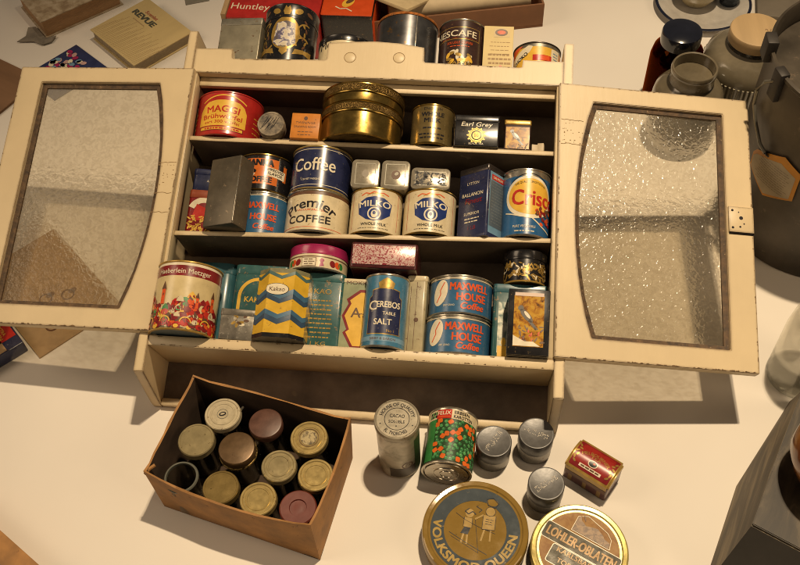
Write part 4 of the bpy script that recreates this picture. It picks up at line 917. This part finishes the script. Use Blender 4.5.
for q in range(9000):
    x, y = rd.uniform(-.024, .088), rd.uniform(.0065, .0790)
    big_ = len(spots) % 4 == 0; rr_ = .0047 if big_ else .0031
    if all((x - a) ** 2 + (y - b) ** 2 > ((rr_ + c) * .86) ** 2 for a, b, c in spots): spots.append((x, y, rr_))
CARROT = paint("carrot_orange", (.74, .15, .022), .3, var=.25); PEA = (paint("pea_green", (.09, .34, .11), .3, var=.35), paint("pea_dark", (.05, .22, .075), .3, var=.35))
for q, (x, y, c) in enumerate(spots):
    if c > .004: k.rect(x, y, c * 1.9, c * 1.65, CARROT, 3, rot=rd.uniform(0, 90), r=c * .5)
    else: k.ell(x, y, c, c, PEA[q % 2], 3, n=14).ell(x - c * .25, y + c * .35, c * .35, c * .25, paint("pea_pale", (.22, .50, .22), .3), 4, n=8)
k.rect(-.0145, .0895, .026, .0170, REDINK, 2).text("FELIX", -.0145, .0880, .0075, IVORY, 3, w=.023, bold=.03).rect(-.0145, .0843, .022, .0022, ORINK, 3).text("ERBSEN", .0165, .0905, .0060, BLACKINK, 3, w=.027, bold=.03).text("KAROTTEN", .0195, .0825, .0060, BLACKINK, 3, w=.034, bold=.03)
for i in range(4):
    for j in range(2): k.rect(-.041 + i * .0040, .0865 + j * .0060, .0034, .0050, BLACKINK if (i + j) % 2 else GREENINK, 2)
k.build("label", t, on_cyl(fr), step=.004)
obj("peeled_lid", LB([(0, -.0012), (.010, -.0012), (.0105, -.0024), (.0115, -.0024), (.012, -.0012), (.020, -.0012), (.0205, -.0024), (.0215, -.0024), (.022, -.0010), (.036, -.0008), (.0362, 0), (0, 0)], seg=48, cap0=False), TIN, t)

def canister(label, x, y, h, rz, seed):
    t = root("grey_canister", label, "canister", on_table(x, y, 0, rz), "small grey canisters with dotted lids")
    r = .0288
    obj("body", LB([(0, 0), (r - .0015, 0), (r, .0015), (r, h - .020), (r - .003, h - .018)], seg=56, cap0=False), paint("canister_side", (.24, .225, .20), .30, .65, var=.25, wear=.1, scale=60), t)
    obj("lid", LB([(r - .001, h - .030), (r + .0006, h - .030), (r + .0010, h - .029), (r + .0010, h - .0018), (r, h - .0003), (r - .001, h), (r - .0025, h - .0004), (0, h - .0003)], seg=56), GREYLID, t)
    rd = random.Random(seed); bm = bmesh.new()
    for row in range(2):
        for q in range(17):
            if rd.random() < .8:
                x0, y0 = -.020 + q * .0025, .0026 - row * .0052
                for d in range(rd.randint(1, 3)): bmesh.ops.create_icosphere(bm, subdivisions=1, radius=.0009, matrix=Matrix.Translation((x0 + rd.uniform(-.0007, .0007), y0 + rd.uniform(-.0022, .0022), h - .0002)))
    obj("punched_dots", bm, paint("glint_dots", (.75, .70, .60), .2, .2, bmp=0), t); return t  # specular glints of the punched dots put into their pale colour
canister("grey canister beside the vegetable can, its dotted line slanting steeply", .2517, -.0527, .0580, 58, 1)
canister("grey canister half hidden by the right foot of the cupboard", .3217, -.0335, .0600, -22, 2)
canister("grey canister in front of the others, above the two big round tins", .3395, -.1213, .0550, 38, 3)

# domed tea box
t = root("tea_casket", "small red and gold tea casket with rounded lid, right of the grey canisters", "tea box", on_table(.4185, -.0765, 0, -31.4))
W, Dp, Hh = .082, .056, .058
TBD = paint("casket_side", (.10, .022, .018), .35, var=.4, wear=.12, wearcol=(.2, .12, .05), coat=.3)
obj("body", BX(-W / 2 + .001, W / 2 - .001, -Dp / 2 + .001, Dp / 2 - .001, 0, .044, bev=.0015, rv=.003), TBD, t)
def dome(y): return .0465 + .0105 * math.cos(PI * y / Dp * .93)
bm = bmesh.new(); n = 14; prof = [(-Dp / 2, .036)] + [(-Dp / 2 + Dp * i / n, dome(-Dp / 2 + Dp * i / n)) for i in range(n + 1)] + [(Dp / 2, .036)]
a = [bm.verts.new((-W / 2, y, z)) for y, z in prof]; b = [bm.verts.new((W / 2, y, z)) for y, z in prof]
bm.faces.new(a); bm.faces.new(b[::-1])
for i in range(len(prof)): bm.faces.new((a[i], b[i], b[(i + 1) % len(prof)], a[(i + 1) % len(prof)]))
bmesh.ops.recalc_face_normals(bm, faces=bm.faces); bmesh.ops.bevel(bm, geom=[e for e in bm.edges if abs(e.verts[0].co.x - e.verts[1].co.x) < 1e-6 and e.calc_face_angle(0) > 1], offset=.003, segments=3, affect='EDGES')
obj("lid", bm, GOLD, t, ang=50)
k = Ink(); k.rect(0, 0, W - .010, Dp - .008, DRED, 1, r=.002); k.rect(0, .002, W - .022, Dp - .018, paint("casket_red", (.30, .018, .014), .28, var=.2, coat=.4), 2, r=.003)
k.text("MELBOURNER", 0, .0065, .0062, GOLD, 3, w=.050, arc=.036, bold=.02).text("TEA", 0, .0005, .0052, GOLD, 3, w=.018, bold=.02, space=1.2).ell(0, -.0075, .0085, .0060, IVORY, 3, n=24).ell(0, -.0075, .0070, .0048, BLACKINK, 4, n=24).ell(.002, -.0065, .002, .0015, ORINK, 5, n=10)
k.rect(0, -.0175, .040, .0050, IVORY, 3).lines(0, -.0175, .036, 1, .004, BROWNINK, 4, .0022, 5)
for s in (-1, 1):
    for q in range(6): k.ell(s * (.030 + (q % 2) * .003), -.016 + q * .006, .0035, .0018, GOLD, 3, n=10, rot=s * (30 + q * 40))
k.build("lettering", t, lambda x, y, l: (x, y, dome(y) + EPS * (l + .5)), ystep=.002)
k = Ink()
for x in (-.027, 0, .027): k.rect(x, .018, .007, .033, paint("casket_gold", (.28, .17, .06), .4, .4, var=.3), 1)
k.rect(0, .028, .076, .0105, paint("casket_brown", (.17, .07, .03), .4, var=.3), 2); k.build("side_print", t, on_front(-Dp / 2 + .001))

# two big shallow round tins
def shallow(name, label, x, y, r, h, rz, bodym, lidm, rimm):
    t = root(name, label, "round tin", on_table(x, y, 0, rz), "large flat round biscuit tins")
    obj("body", LB([(0, 0), (r - .003, 0), (r - .0015, .0015), (r - .0015, h - .012)], seg=96, cap0=False), bodym, t)
    obj("lid", LB([(r - .002, h - .018), (r, h - .018), (r + .0005, h - .0165), (r, h - .015), (r, h - .004), (r - .0012, h - .001), (r - .003, h), (r - .0085, h - .0008), (r - .0105, h - .0028), (r - .014, h - .0030), (r * .5, h - .0027), (0, h - .0026)], seg=96, mats=[0] * 8 + [0, 1, 1, 1]), [rimm, lidm], t)
    return t
def lid_z(r, h): return lambda q: h - .0030 + .0003 * (1 - min(1, max(0, (q - r * .5) / (r * .5 - .014)))) + (.0001 * (1 - q / (r * .5)) if q < r * .5 else 0)
vr, vh = .0850, .044
OCH = paint("ochre_lacquer", (.25, .155, .036), .09, .05, var=.10, bmp=.02, wear=.05, wearcol=(.14, .09, .03), scale=40)
PALEOCH = paint('pale_ochre_ink', (.42, .29, .09), .12, var=.12, bmp=.02)
VBL = paint("slate_blue_ring", (.070, .085, .095), .09, .0, bmp=.02, var=.12, wear=.07, wearcol=(.3, .24, .14), scale=50)
t = shallow("toffee_tin", "large round ochre tin lettered round a slate blue ring", .2284, -.2050, vr, vh, -9, OCH, OCH, OCH)
lz = lid_z(vr, vh)
k = Ink(); k.ring(0, 0, .0500, .0715, VBL, 1, n=96).text("VOLKSMOD QUEEN", 0, -.0675, .0140, PALEOCH, 2, w=.222, bold=.08, arc=-.0675)
k.text("VOLKSMOD QUEEN", 0, 0, .001, OCH, 2, w=.001) if False else None
INKB = paint("thin_blue_ink", (.035, .038, .045), .15, var=.2)
k.line([(-.036, .022), (-.018, .013), (.006, .006), (.032, .001)], .0007, INKB, 1).line([(-.004, .020), (.012, -.036)], .0006, INKB, 1).line([(-.040, -.012), (-.010, -.024), (.026, -.036)], .0009, INKB, 1).line([(-.036, -.018), (.012, -.036)], .0006, INKB, 1)
k.poly([(-.018, .002), (-.008, .002), (-.010, -.010), (-.022, -.010)], INKB, 1).line([(-.016, .034), (-.022, .028), (-.016, .024), (-.010, .030), (-.004, .026)], .0018, INKB, 1).line([(-.006, .040), (.004, .036), (.000, .031)], .0012, INKB, 1)
k.line([(.008, .056), (.018, .060), (.028, .052), (.024, .044), (.012, .046), (.008, .056)], .0012, INKB, 3).ell(.018, .052, .0095, .0060, OCH, 2, n=16)
PO = paint("picture_pale", (.40, .27, .09), .14, var=.15, bmp=.02)
k.ell(.018, .036, .0075, .0085, PO, 2, n=16).poly([(.008, .028), (.028, .030), (.030, .006), (.010, .004)], PO, 2).line([(.008, .028), (-.004, .018)], .003, PO, 2).ring(.018, .036, .0075, .0082, INKB, 3, n=18)
k.ell(-.014, .026, .0070, .0075, PO, 1, n=16).poly([(-.021, .018), (-.008, .018), (-.006, .002), (-.020, .002)], PO, 1).line([(-.017, -.010), (-.018, -.026)], .003, PO, 1).line([(-.011, -.010), (-.009, -.026)], .003, PO, 1)
k.line([(.014, .004), (.012, -.016)], .0028, PO, 1).line([(.024, .005), (.026, -.014)], .0028, PO, 1).line([(.008, .028), (.010, .004), (.030, .006), (.028, .030)], .0007, INKB, 3).line([(-.021, .018), (-.020, .002)], .0007, INKB, 3).line([(-.008, .018), (-.006, .002)], .0007, INKB, 3)
k.lines(.018, .022, .012, 3, .004, INKB, 3, .0008, 3)
k.build("lettering", t, lambda x, y, l: (x, y, lz(math.hypot(x, y)) + EPS * (l + .6)), step=.006)
lr, lh = .0770, .040
ORL = mottle("orange_tan_lid", [(.3, (.24, .115, .04)), (.55, (.34, .19, .07)), (.75, (.40, .25, .105))], 75, .12, 7, 0)
GRY = paint("grey_green_panel", (.13, .12, .09), .12, .1, var=.2, wear=.1, wearcol=(.3, .24, .14), scale=50)
t = shallow("wafer_tin", "large round tan tin with a pale gold rim and a grey lettered panel", .3930, -.2230, lr, lh, -27, BLACK, ORL, paint("pale_gold_rim", (.52, .42, .14), .26, .5, var=.2, wear=.06, scale=60))
lz2 = lid_z(lr, lh)
k = Ink(); k.rect(0, .0060, .130, .0300, IVORY, 1, r=.005).rect(0, .0060, .1275, .0275, GRY, 2, r=.004).text("LOHLER-OBLATEN", 0, -.0015, .0160, paint("salmon_ink", (.55, .36, .18), .14, .1), 3, w=.116, bold=.05)
k.rect(.010, -.026, .100, .033, IVORY, 1, r=.004).rect(.010, -.026, .0975, .0305, GRY, 2, r=.003).text("KARLSBAD", 0, -.020, .0085, paint("salmon_ink", (.55, .36, .18), .14, .1), 3, w=.060, bold=.02).text("TORTEN", 0, -.036, .0080, paint("salmon_ink", (.55, .36, .18), .14, .1), 3, w=.046, bold=.02)
k.line([(-.026, .024), (.040, .024), (.036, .040), (.026, .048), (-.012, .058), (-.026, .050), (-.026, .024)], .0010, IVORY, 2)
HZ = mottle("castle_print", [(.4, (.14, .085, .05)), (.6, (.30, .19, .10))], 130, .45)
k.poly([(-.025, .025), (.038, .025), (.036, .034), (.026, .036), (.022, .040), (.010, .046), (.004, .045), (-.008, .041), (-.018, .046), (-.022, .053), (-.025, .049)], HZ, 3)
k.line([(-.018, .056), (-.012, .048)], .001, BROWNINK, 3); k.build("lettering", t, lambda x, y, l: (x, y, lz2(math.hypot(x, y)) + EPS * (l + .6)), step=.006)

# ================================================================== BEHIND THE CUPBOARD
k = Ink(); k.text("Huntley", -.024, -.053, .022, IVORY, 1, w=.090, bold=.005)
t = square_tin("biscuit_tin", "red biscuit tin with white letters lying behind the cupboard", "tin", on_table(-.297, 1.030, 0, 0), .212, .150, .115, RED, lid=RED, lidh=.022, rv=.004)
k.build("lettering", t, on_plane((-.030, .006, .1150), (1, -.03, 0), (.03, 1, 0)))
bm = bmesh.new(); box(bm, -.120, -.108, -.070, .060, .045, .118, bev=.002); obj("torn_flap", bm, TAN, t)
t = square_tin("orange_box", "bright orange tin with black front and a yellow winged emblem, beside the red biscuit tin", "tin", on_table(-.129, 1.063, 0, 0), .118, .165, .108, BLACK, lidh=0, rv=.003)
obj("lid_plate", BX(-.0592, .0592, -.0827, .0827, .1075, .1095, bev=.0006, rv=.003), paint("vivid_orange", (.60, .07, .010), .35, var=.12, wear=.05), t)
k = Ink(); k.ell(.000, -.036, .012, .019, YELLOW, 1, n=20, rot=-30).line([(-.028, -.052), (-.016, -.060), (-.002, -.058), (.012, -.068)], .003, IVORY, 2).ell(.004, -.030, .006, .013, BROWNINK, 2, n=14, rot=-40); k.build("lettering", t, on_top(.1095))
obj("side_print", BX(.0592, .0600, -.080, .080, .004, .090, bev=.0004), MATS["vivid_orange"], t)
# carton with rolls and papers
CB = paint("red_brown_card", (.22, .10, .045), .7, var=.2, scale=16)
t = root("paper_carton", "shallow red brown carton holding papers behind the cupboard top", "carton", on_table(.080, 1.170, 0, 12.5))
L_, D_, H_, T_ = .450, .24, .066, .005
obj("floor_board", BX(-L_ / 2, L_ / 2, -D_ / 2, D_ / 2, .001, .006), CB, t)
obj("side_wall", BX(-L_ / 2, L_ / 2, -D_ / 2, -D_ / 2 + T_, .0062, H_, bev=.001), CB, t); obj("side_wall", BX(-L_ / 2, L_ / 2, D_ / 2 - T_, D_ / 2, .0062, H_, bev=.001), CB, t)
obj("side_wall", BX(L_ / 2 - T_, L_ / 2, -D_ / 2 + T_ + .0003, D_ / 2 - T_ - .0003, .0062, H_, bev=.001), CB, t); obj("side_wall", BX(-L_ / 2, -L_ / 2 + T_, -D_ / 2 + T_ + .0003, D_ / 2 - T_ - .0003, .0062, H_, bev=.001), CB, t)
bm = bmesh.new(); tube(bm, [(-.170, 0, 0), (.0, .001, 0), (.172, 0, 0)], .021, 24); o = obj("paper_roll", bm, PAPER); o.matrix_world = on_table(.122, 1.112, .050, 12.5); tag(o, "cream paper roll lying along the front of the paper carton", "paper roll")
for i, (x, y, z, rz, w_, d_, lb) in enumerate(((-.030, 1.175, .058, 28, .13, .10, "old folded letter leaning out at the left of the paper carton"), (.060, 1.185, .072, 8, .15, .09, "thick cream envelope bundle in the middle of the paper carton"), (.170, 1.195, .080, 14, .23, .07, "long pale envelope lying across the papers in the carton"))):
    o = obj("envelope", BX(-w_ / 2, w_ / 2, -d_ / 2, d_ / 2, -.006, .006, bev=.0015), paint("envelope_paper_%d" % i, ((.56, .44, .27), (.50, .38, .22), (.68, .58, .42))[i], .7, var=.15)); o.matrix_world = on_table(x, y, z, rz); tag(o, lb, "envelope", "envelopes in the paper carton")
bm = BX(-.08, .08, -.055, .055, -.004, .004, bev=.001); o = obj("leaflet", bm, paint("leaflet_paper", (.60, .47, .27), .7, var=.15)); o.matrix_world = Matrix.Translation((-.005, 1.105, .075)) @ Matrix.Rotation(R(62), 4, 'Z') @ Matrix.Rotation(R(20), 4, 'Y'); tag(o, "cream leaflet standing against the left end of the paper carton", "leaflet")

# book "REVUE"
t = root("cream_book", "cream hardback book with grey and red title, lying behind the left door", "book", on_table(-.6355, .9985, 0, -41))
BKC = paint("cream_book_cover", (.56, .43, .20), .55, var=.10, scale=22, stretch=(1, .2, 1))
obj("pages", BX(-.091, .089, -.0805, .0805, .0026, .0270), paint("page_edges", (.34, .27, .17), .8, var=.3, scale=80, stretch=(1, 1, 14)), t)
obj("cover", BX(-.095, .093, -.0845, .0845, .0272, .0300, bev=.0008), BKC, t); obj("cover", BX(-.095, .093, -.0845, .0845, 0, .0025, bev=.0008), BKC, t)
k = Ink(); GB = paint("greenish_black_ink", (.07, .07, .05), .5); k.text("REVUE", -.034, .0250, .0165, GB, 2, w=.084, bold=.09).text("Scenlat", -.028, .0470, .0100, paint("dull_red_ink", (.36, .08, .05), .5), 2, w=.046, bold=.02).lines(-.034, .0145, .050, 1, .004, TAN, 2, .0024, 3)
for q in range(30): k.line([(-.090 + q * .0061, -.080), (-.078 + q * .0061, -.02 + .04 * ((q * 7) % 5) / 5)], .0007, TAN, 1)
k.build("lettering", t, on_top(.0300))
# old book bundle
t = root("worn_book", "worn brown bound volume with frayed spine in the top left corner", "book", on_table(-.867, 1.105, 0, 42))
WB = mottle("striped_brown_cover", [(.35, (.24, .17, .10)), (.5, (.36, .28, .18)), (.65, (.46, .38, .27))], 45, .7, 6, 0, .4)
obj("pages", BX(-.080, .120, -.070, .075, .003, .046), paint("brown_page_edges", (.36, .21, .10), .8, var=.3, scale=60, stretch=(1, 1, 12)), t); obj("cover", BX(-.085, .126, -.075, .080, .0465, .050, bev=.0015), WB, t); obj("cover", BX(-.085, .126, -.075, .080, 0, .0028, bev=.0008), WB, t)
bm = bmesh.new(); rd = random.Random(4)
pts = [(-.086, -.078), (-.062, -.086), (-.082, -.100), (-.104, -.096), (-.116, -.070), (-.148, -.046), (-.122, -.040), (-.104, -.012), (-.088, -.022)]
prism(bm, pts, .004, .006); obj("frayed_spine", bm, paint("grey_fray", (.22, .19, .15), .8, var=.4), t)
t = root("blue_booklet", "navy blue booklet with pink and white picture peeping out above the left door", "booklet", on_table(-.800, .862, 0, 52))
obj("cover", BX(-.062, .088, -.060, .065, 0, .004, bev=.0006), paint("booklet_navy", (.03, .04, .12), .4, var=.3), t)
k = Ink(); rd = random.Random(2)
for q in range(40): k.ell(.028 + rd.uniform(-.040, .034), .026 + rd.uniform(-.034, .030), .008, .006, (IVORY, PINK, LBLUEINK, paint("soft_pink", (.55, .35, .32), .5))[q % 4], 1 + q % 3, n=10, rot=rd.uniform(0, 180))
k.build("picture", t, on_top(.004))
BRW = paint("brown_grain_board", (.24, .13, .065), .6, var=.25, scale=9, stretch=(.25, 2.5, 1))
t = root("brown_folder", "brown grained folder lying at the left edge behind the left door", "folder", on_table(-1.045, .800, 0, -27))
obj("cover", BX(-.16, .16, -.13, .13, .004, .008, bev=.001), BRW, t); obj("cover", BX(-.16, .16, -.13, .13, 0, .003, bev=.001), BRW, t)
t = root("blue_packet", "navy blue packet with red and tan labels, poking out below the left door", "packet", on_table(-.695, .103, 0, 46))
obj("body", BX(-.11, .045, -.050, .060, 0, .030, bev=.002), NAVY, t)
k = Ink(); k.rect(.022, -.008, .040, .036, REDINK, 1).rect(-.012, -.032, .050, .030, TAN, 1).text("EXTRA", .022, .000, .007, YELLOW, 2, w=.028, rot=-90, bold=.02).text("FEIN", .013, -.008, .007, YELLOW, 2, w=.024, rot=-90, bold=.02).text("MEHL", -.008, -.034, .0085, BLACKINK, 2, w=.022, rot=-90, bold=.03).lines(-.02, .025, .05, 2, .012, IVORY, 1, .003, 3); k.build("lettering", t, on_top(.0300))
t = root("printed_sheet", "tan printed sheet with dark ring marks lying under the left door", "sheet", on_table(-.640, .210, 0, 47))
obj("sheet", BX(-.065, .115, -.115, .150, 0, .0025, bev=.0004), TAN, t)
k = Ink()
for x, y in ((-.010, -.065), (.018, -.040), (.012, .000), (.050, -.02)): k.ring(x, y, .010, .0135, BROWNINK, 1, n=24).ell(x + .012, y + .003, .009, .006, BROWNINK, 1, n=14)
k.build("print", t, on_top(.0025))
t = root("brown_box", "corner of a brown cardboard box in the bottom left of the table", "box", on_table(-.588, -.358, 0, -32))
obj("body", BX(-.12, .10, -.10, .10, 0, .052, bev=.001), CARD, t); obj("lid", BX(-.122, .102, -.102, .102, .044, .060, bev=.0012), CARD, t)
bm = BX(-.03, .03, -.012, .012, .0, .001); o = obj("paper_scrap", bm, paint("grey_scrap", (.22, .20, .16), .8, var=.2)); o.matrix_world = on_table(-.540, 1.160, 0, 20); tag(o, "little grey paper scrap above the cream book", "paper scrap")

# ================================================================== BOTTLES, JARS, CAN AND CRATE ON THE RIGHT
t = root("brown_bottle", "wide dark brown glass bottle with a domed black cap behind the right door", "bottle", on_table(.604, .866))
AMB = clear_glass("amber_glass", (.42, .10, .02), .25)
obj("glass_body", LB([(0, 0), (.050, 0), (.056, .006), (.056, .120), (.052, .140), (.042, .152), (.039, .156), (.039, .172), (.0365, .172), (.0365, .156), (.050, .138), (.0535, .118), (.0535, .008), (0, .006)], seg=64, cap0=False, cap1=False), AMB, t)
obj("contents", LB([(0, .0085), (.0525, .0085), (.0525, .110), (0, .111)], seg=48), paint("red_brown_powder", (.42, .10, .02), .7, var=.3, scale=40), t)
obj("cap", LB([(.0395, .158), (.0415, .158), (.0418, .160), (.0418, .184), (.0405, .1875), (.034, .1905), (.018, .1935), (0, .1945)], seg=64, cap0=True), paint("black_gloss_cap", (.012, .014, .024), .10, var=.2, bmp=0, coat=.5), t)
STONE = paint("grey_stoneware", (.17, .14, .09), .22, var=.35, scale=16, wear=.04, wearcol=(.3, .26, .2), coat=.7)
t = root("stoneware_jar", "squat wide mouthed greyish jar without a lid, in front of the brown bottle", "jar", on_table(.620, .752))
obj("body", LB([(0, 0), (.068, 0), (.073, .006), (.073, .112), (.070, .128), (.060, .142), (.048, .150), (.0445, .154), (.0445, .176), (.0468, .180), (.0470, .186), (.0450, .190), (.0415, .189), (.0405, .178), (.0405, .166), (0, .166)], seg=72, cap0=False), STONE, t)
t = root("preserving_jar", "big ribbed glass jar with a wooden lid behind the right door", "jar", on_table(.752, .860))
JG = paint("dusty_glass_jar", (.20, .17, .115), .18, var=.4, scale=12, coat=.8)
bm = LB([(0, 0), (.088, 0), (.094, .008), (.094, .118), (.089, .138), (.072, .156), (.052, .164), (.049, .168), (.049, .178), (0, .178)], seg=80, cap0=False)
obj("body", bm, JG, t)
bm = bmesh.new()
for q in range(64):
    a = 2 * PI * q / 64; tube(bm, [(.0945 * math.cos(a), .0945 * math.sin(a), .030), (.0945 * math.cos(a), .0945 * math.sin(a), .116)], .0026, 6)
obj("ribs", bm, paint("ribbed_glass", (.40, .36, .27), .15, var=.2, coat=.7), t)
obj("neck_band", LB([(.0495, .1665), (.0525, .1665), (.0525, .176), (.0495, .176)], seg=64, cap0=False, cap1=False), BLACK, t)
obj("lid", LB([(.046, .1765), (.0535, .1765), (.0545, .178), (.0545, .1995), (.0530, .202), (.049, .203), (0, .2032)], seg=64), WOOD, t)
k = Ink(); k.text("n.1.y", .026, -.006, .008, BROWNINK, 1, w=.022, rot=-10); k.build("pencil_mark", t, on_top(.2030))
ENA = paint("white_enamel", (.50, .47, .42), .22, var=.15, coat=.5)
t = root("enamel_plate", "pale enamel plate with a blue black rim at the top edge", "plate", on_table(.709, 1.196))
obj("dish", LB([(0, .002), (.070, .002), (.080, .006), (.110, .016), (.1115, .0185), (.108, .0185), (.080, .0095), (.068, .0055), (0, .0055)], seg=80, cap0=False), ENA, t)
obj("rim", LB([(.108, .0150), (.1135, .0160), (.1145, .0185), (.112, .0205), (.108, .0195), (.108, .0150)], seg=80, cap0=False, cap1=False), paint("blue_black_enamel", (.012, .016, .035), .2, var=.2, coat=.4), t)
t = root("beige_bowl", "beige bowl standing on the enamel plate", "bowl", on_table(.694, 1.212, .006))
obj("body", LB([(0, 0), (.030, 0), (.034, .004), (.050, .028), (.054, .048), (.051, .048), (.046, .028), (.030, .007), (0, .006)], seg=64, cap0=False), paint("beige_glaze", (.40, .33, .19), .3, var=.15, coat=.3), t)
t = root("small_glass", "small smoky glass standing on the right side of the enamel plate", "glass", on_table(.772, 1.206, .010))
obj("body", LB([(0, 0), (.022, 0), (.026, .03), (.028, .05), (.0262, .05), (.024, .03), (.020, .004), (0, .004)], seg=48, cap0=False), clear_glass("smoky_glass", (.55, .58, .62), .4), t)
o = obj("grey_board", BX(-.12, .14, -.14, .12, 0, .018, bev=.003), paint("grey_brown_board", (.16, .135, .10), .65, var=.25, scale=10)); o.matrix_world = on_table(.965, 1.275, 0, -6); tag(o, "grey brown board in the top right corner beyond the jar", "board")

# big dark milk can
t = root("milk_can", "large dark metal can with wire handle at the right edge", "can", on_table(.872, .548))
DK = paint("dark_can_metal", (.085, .070, .052), .40, .25, var=.5, wear=.12, wearcol=(.15, .115, .08), scale=11)
cr = .180
obj("body", LB([(0, .003), (cr - .006, .003), (cr - .003, 0), (cr, .002), (cr, .392), (cr + .003, .396), (cr + .003, .402), (cr - .002, .404), (cr - .005, .398), (cr - .005, .36), (0, .355)], seg=128, cap0=False), DK, t)
def can_pt(ang, z, q=0): return ((cr + q) * math.cos(R(ang)), (cr + q) * math.sin(R(ang)), z)
bm = bmesh.new(); tube(bm, [can_pt(197, .385, .006), can_pt(193, .372, .016), can_pt(190, .345, .020), can_pt(191, .315, .018), can_pt(196, .285, .014), can_pt(204, .258, .012), can_pt(209, .250, .010)], .0032, 10); obj("handle", bm, DULL, t)
bm = bmesh.new(); box(bm, -.013, .013, -.006, .012, -.030, .030, bev=.003); bmesh.ops.rotate(bm, verts=bm.verts, matrix=Matrix.Rotation(R(198 + 90), 3, 'Z')); bmesh.ops.translate(bm, verts=bm.verts, vec=can_pt(198, .378, .004)); obj("handle_lug", bm, paint("dark_iron", (.035, .03, .026), .55, .2, var=.4), t)
bm = bmesh.new(); box(bm, -.016, .016, -.006, .014, -.022, .022, bev=.003); bmesh.ops.rotate(bm, verts=bm.verts, matrix=Matrix.Rotation(R(182 + 90), 3, 'Z')); bmesh.ops.translate(bm, verts=bm.verts, vec=can_pt(176, .400, .008)); obj("clasp", bm, MATS["dark_iron"], t)
# tag tied to the can
t = root("paper_tag", "orange edged paper tag of small print hanging on the dark can", "tag", on_table(.872, .548))
pf = on_cyl(cr + .003, .212, -53)
k = Ink(); edge = [(-.060, .006), (-.052, .020), (.012, .056), (.050, .040), (.052, -.026), (-.004, -.056), (-.058, -.022)]
k.poly(edge, paint("orange_tag_edge", (.60, .26, .03), .5, var=.15), 1)
k.poly([(x * .9 - .002, y * (.74 if y > 0 else .86) - .003) for x, y in edge], paint("grey_print_paper", (.46, .38, .25), .6, var=.12), 2); k.lines(-.003, .024, .074, 11, .0052, paint("tag_print", (.20, .16, .11), .6), 3, .0010, 9)
k.build("paper", t, lambda x, y, l: pf(x, y, l + 1), step=.006)
bm = bmesh.new()
for da in (-2, 0, 2): tube(bm, [can_pt(207 + da, .252, .008), can_pt(208 + da, .247, .009), can_pt(210 + da * .4, .243, .005)], .0016, 6)
obj("string", bm, BLACK, t)

# clear glass jars
CG = clear_glass("bottle_glass", (.97, .965, .94), .55)
t = root("glass_bottle", "large clear glass bottle at the right edge below the dark can", "bottle", on_table(.787, .152))
r, h = .054, .24
obj("glass_body", LB([(0, .004), (r * .6, .002), (r - .005, 0), (r, .004), (r, h * .55), (r * .92, h * .72), (r * .5, h * .88), (r * .36, h), (r * .36 - .003, h), (r * .46, h * .88), (r * .86, h * .72), (r - .003, h * .55), (r - .003, .010), (r * .6, .009), (0, .011)], seg=72, cap0=False, cap1=False), CG, t)

t = root("metal_crate", "dark weathered metal chest in the bottom right corner", "chest", on_table(.628, -.211, 0, -23.6))
SIDE = mottle("streaked_grey_side", [(.34, (.030, .021, .011)), (.5, (.075, .055, .031)), (.66, (.20, .155, .092))], 70, .6, 10, 0, .6, (1, .10, .5))
TOPM = mottle("worn_chest_top", [(.36, (.016, .011, .006)), (.52, (.036, .026, .014)), (.68, (.10, .074, .042))], 60, .5, 10, 0, .5, (1, .25, 1))
DKF = paint("black_chest_front", (.030, .026, .022), .45, .3, var=.6, wear=.1, wearcol=(.12, .09, .06), scale=12)
ch = .160
Mi = on_table(.628, -.211, 0, -23.6).inverted()
base = [(.588, -.255), (.658, -.075), (.768, .096), (1.02, .02), (.90, -.42)]
topp = [(.630, -.213), (.668, -.125), (.733, .020), (.965, -.03), (.862, -.335)]
def chest_ring(bm, pts, z): return [bm.verts.new(Mi @ Vector((x, y, z))) for x, y in pts]
def lerp2(f): return [(a[0] + (b[0] - a[0]) * f, a[1] + (b[1] - a[1]) * f) for a, b in zip(base, topp)]
bm = bmesh.new(); ra, rb_ = chest_ring(bm, base, 0), chest_ring(bm, lerp2(.97), ch - .005)
bm.faces.new(ra); bm.faces.new(rb_)
for i in range(5): bm.faces.new((ra[i], ra[(i + 1) % 5], rb_[(i + 1) % 5], rb_[i])).material_index = 1 if i == 4 else 0
obj("body", bm, [SIDE, DKF], t)
bm = bmesh.new(); ra, rb_ = chest_ring(bm, topp, ch - .0048), chest_ring(bm, topp, ch)
bm.faces.new(ra); bm.faces.new(rb_)
for i in range(5): bm.faces.new((ra[i], ra[(i + 1) % 5], rb_[(i + 1) % 5], rb_[i]))
bmesh.ops.recalc_face_normals(bm, faces=bm.faces); bmesh.ops.bevel(bm, geom=list(bm.edges), offset=.0012, segments=2, affect='EDGES')
obj("lid", bm, TOPM, t)
t = root("amber_vase", "dark amber glazed round vase standing on the metal chest", "vase", on_table(.752, -.128, ch))
AMV = mottle("amber_glaze", [(.25, (.05, .012, .006)), (.45, (.14, .045, .012)), (.62, (.34, .16, .03)), (.8, (.42, .24, .06))], 7, .15, 3, 0, .6)
obj("body", LB([(0, 0), (.035, 0), (.040, .006), (.062, .030), (.074, .062), (.072, .092), (.055, .118), (.034, .132), (.030, .142), (.034, .150), (.030, .150), (.026, .140), (0, .136)], seg=72, cap0=False), AMV, t)
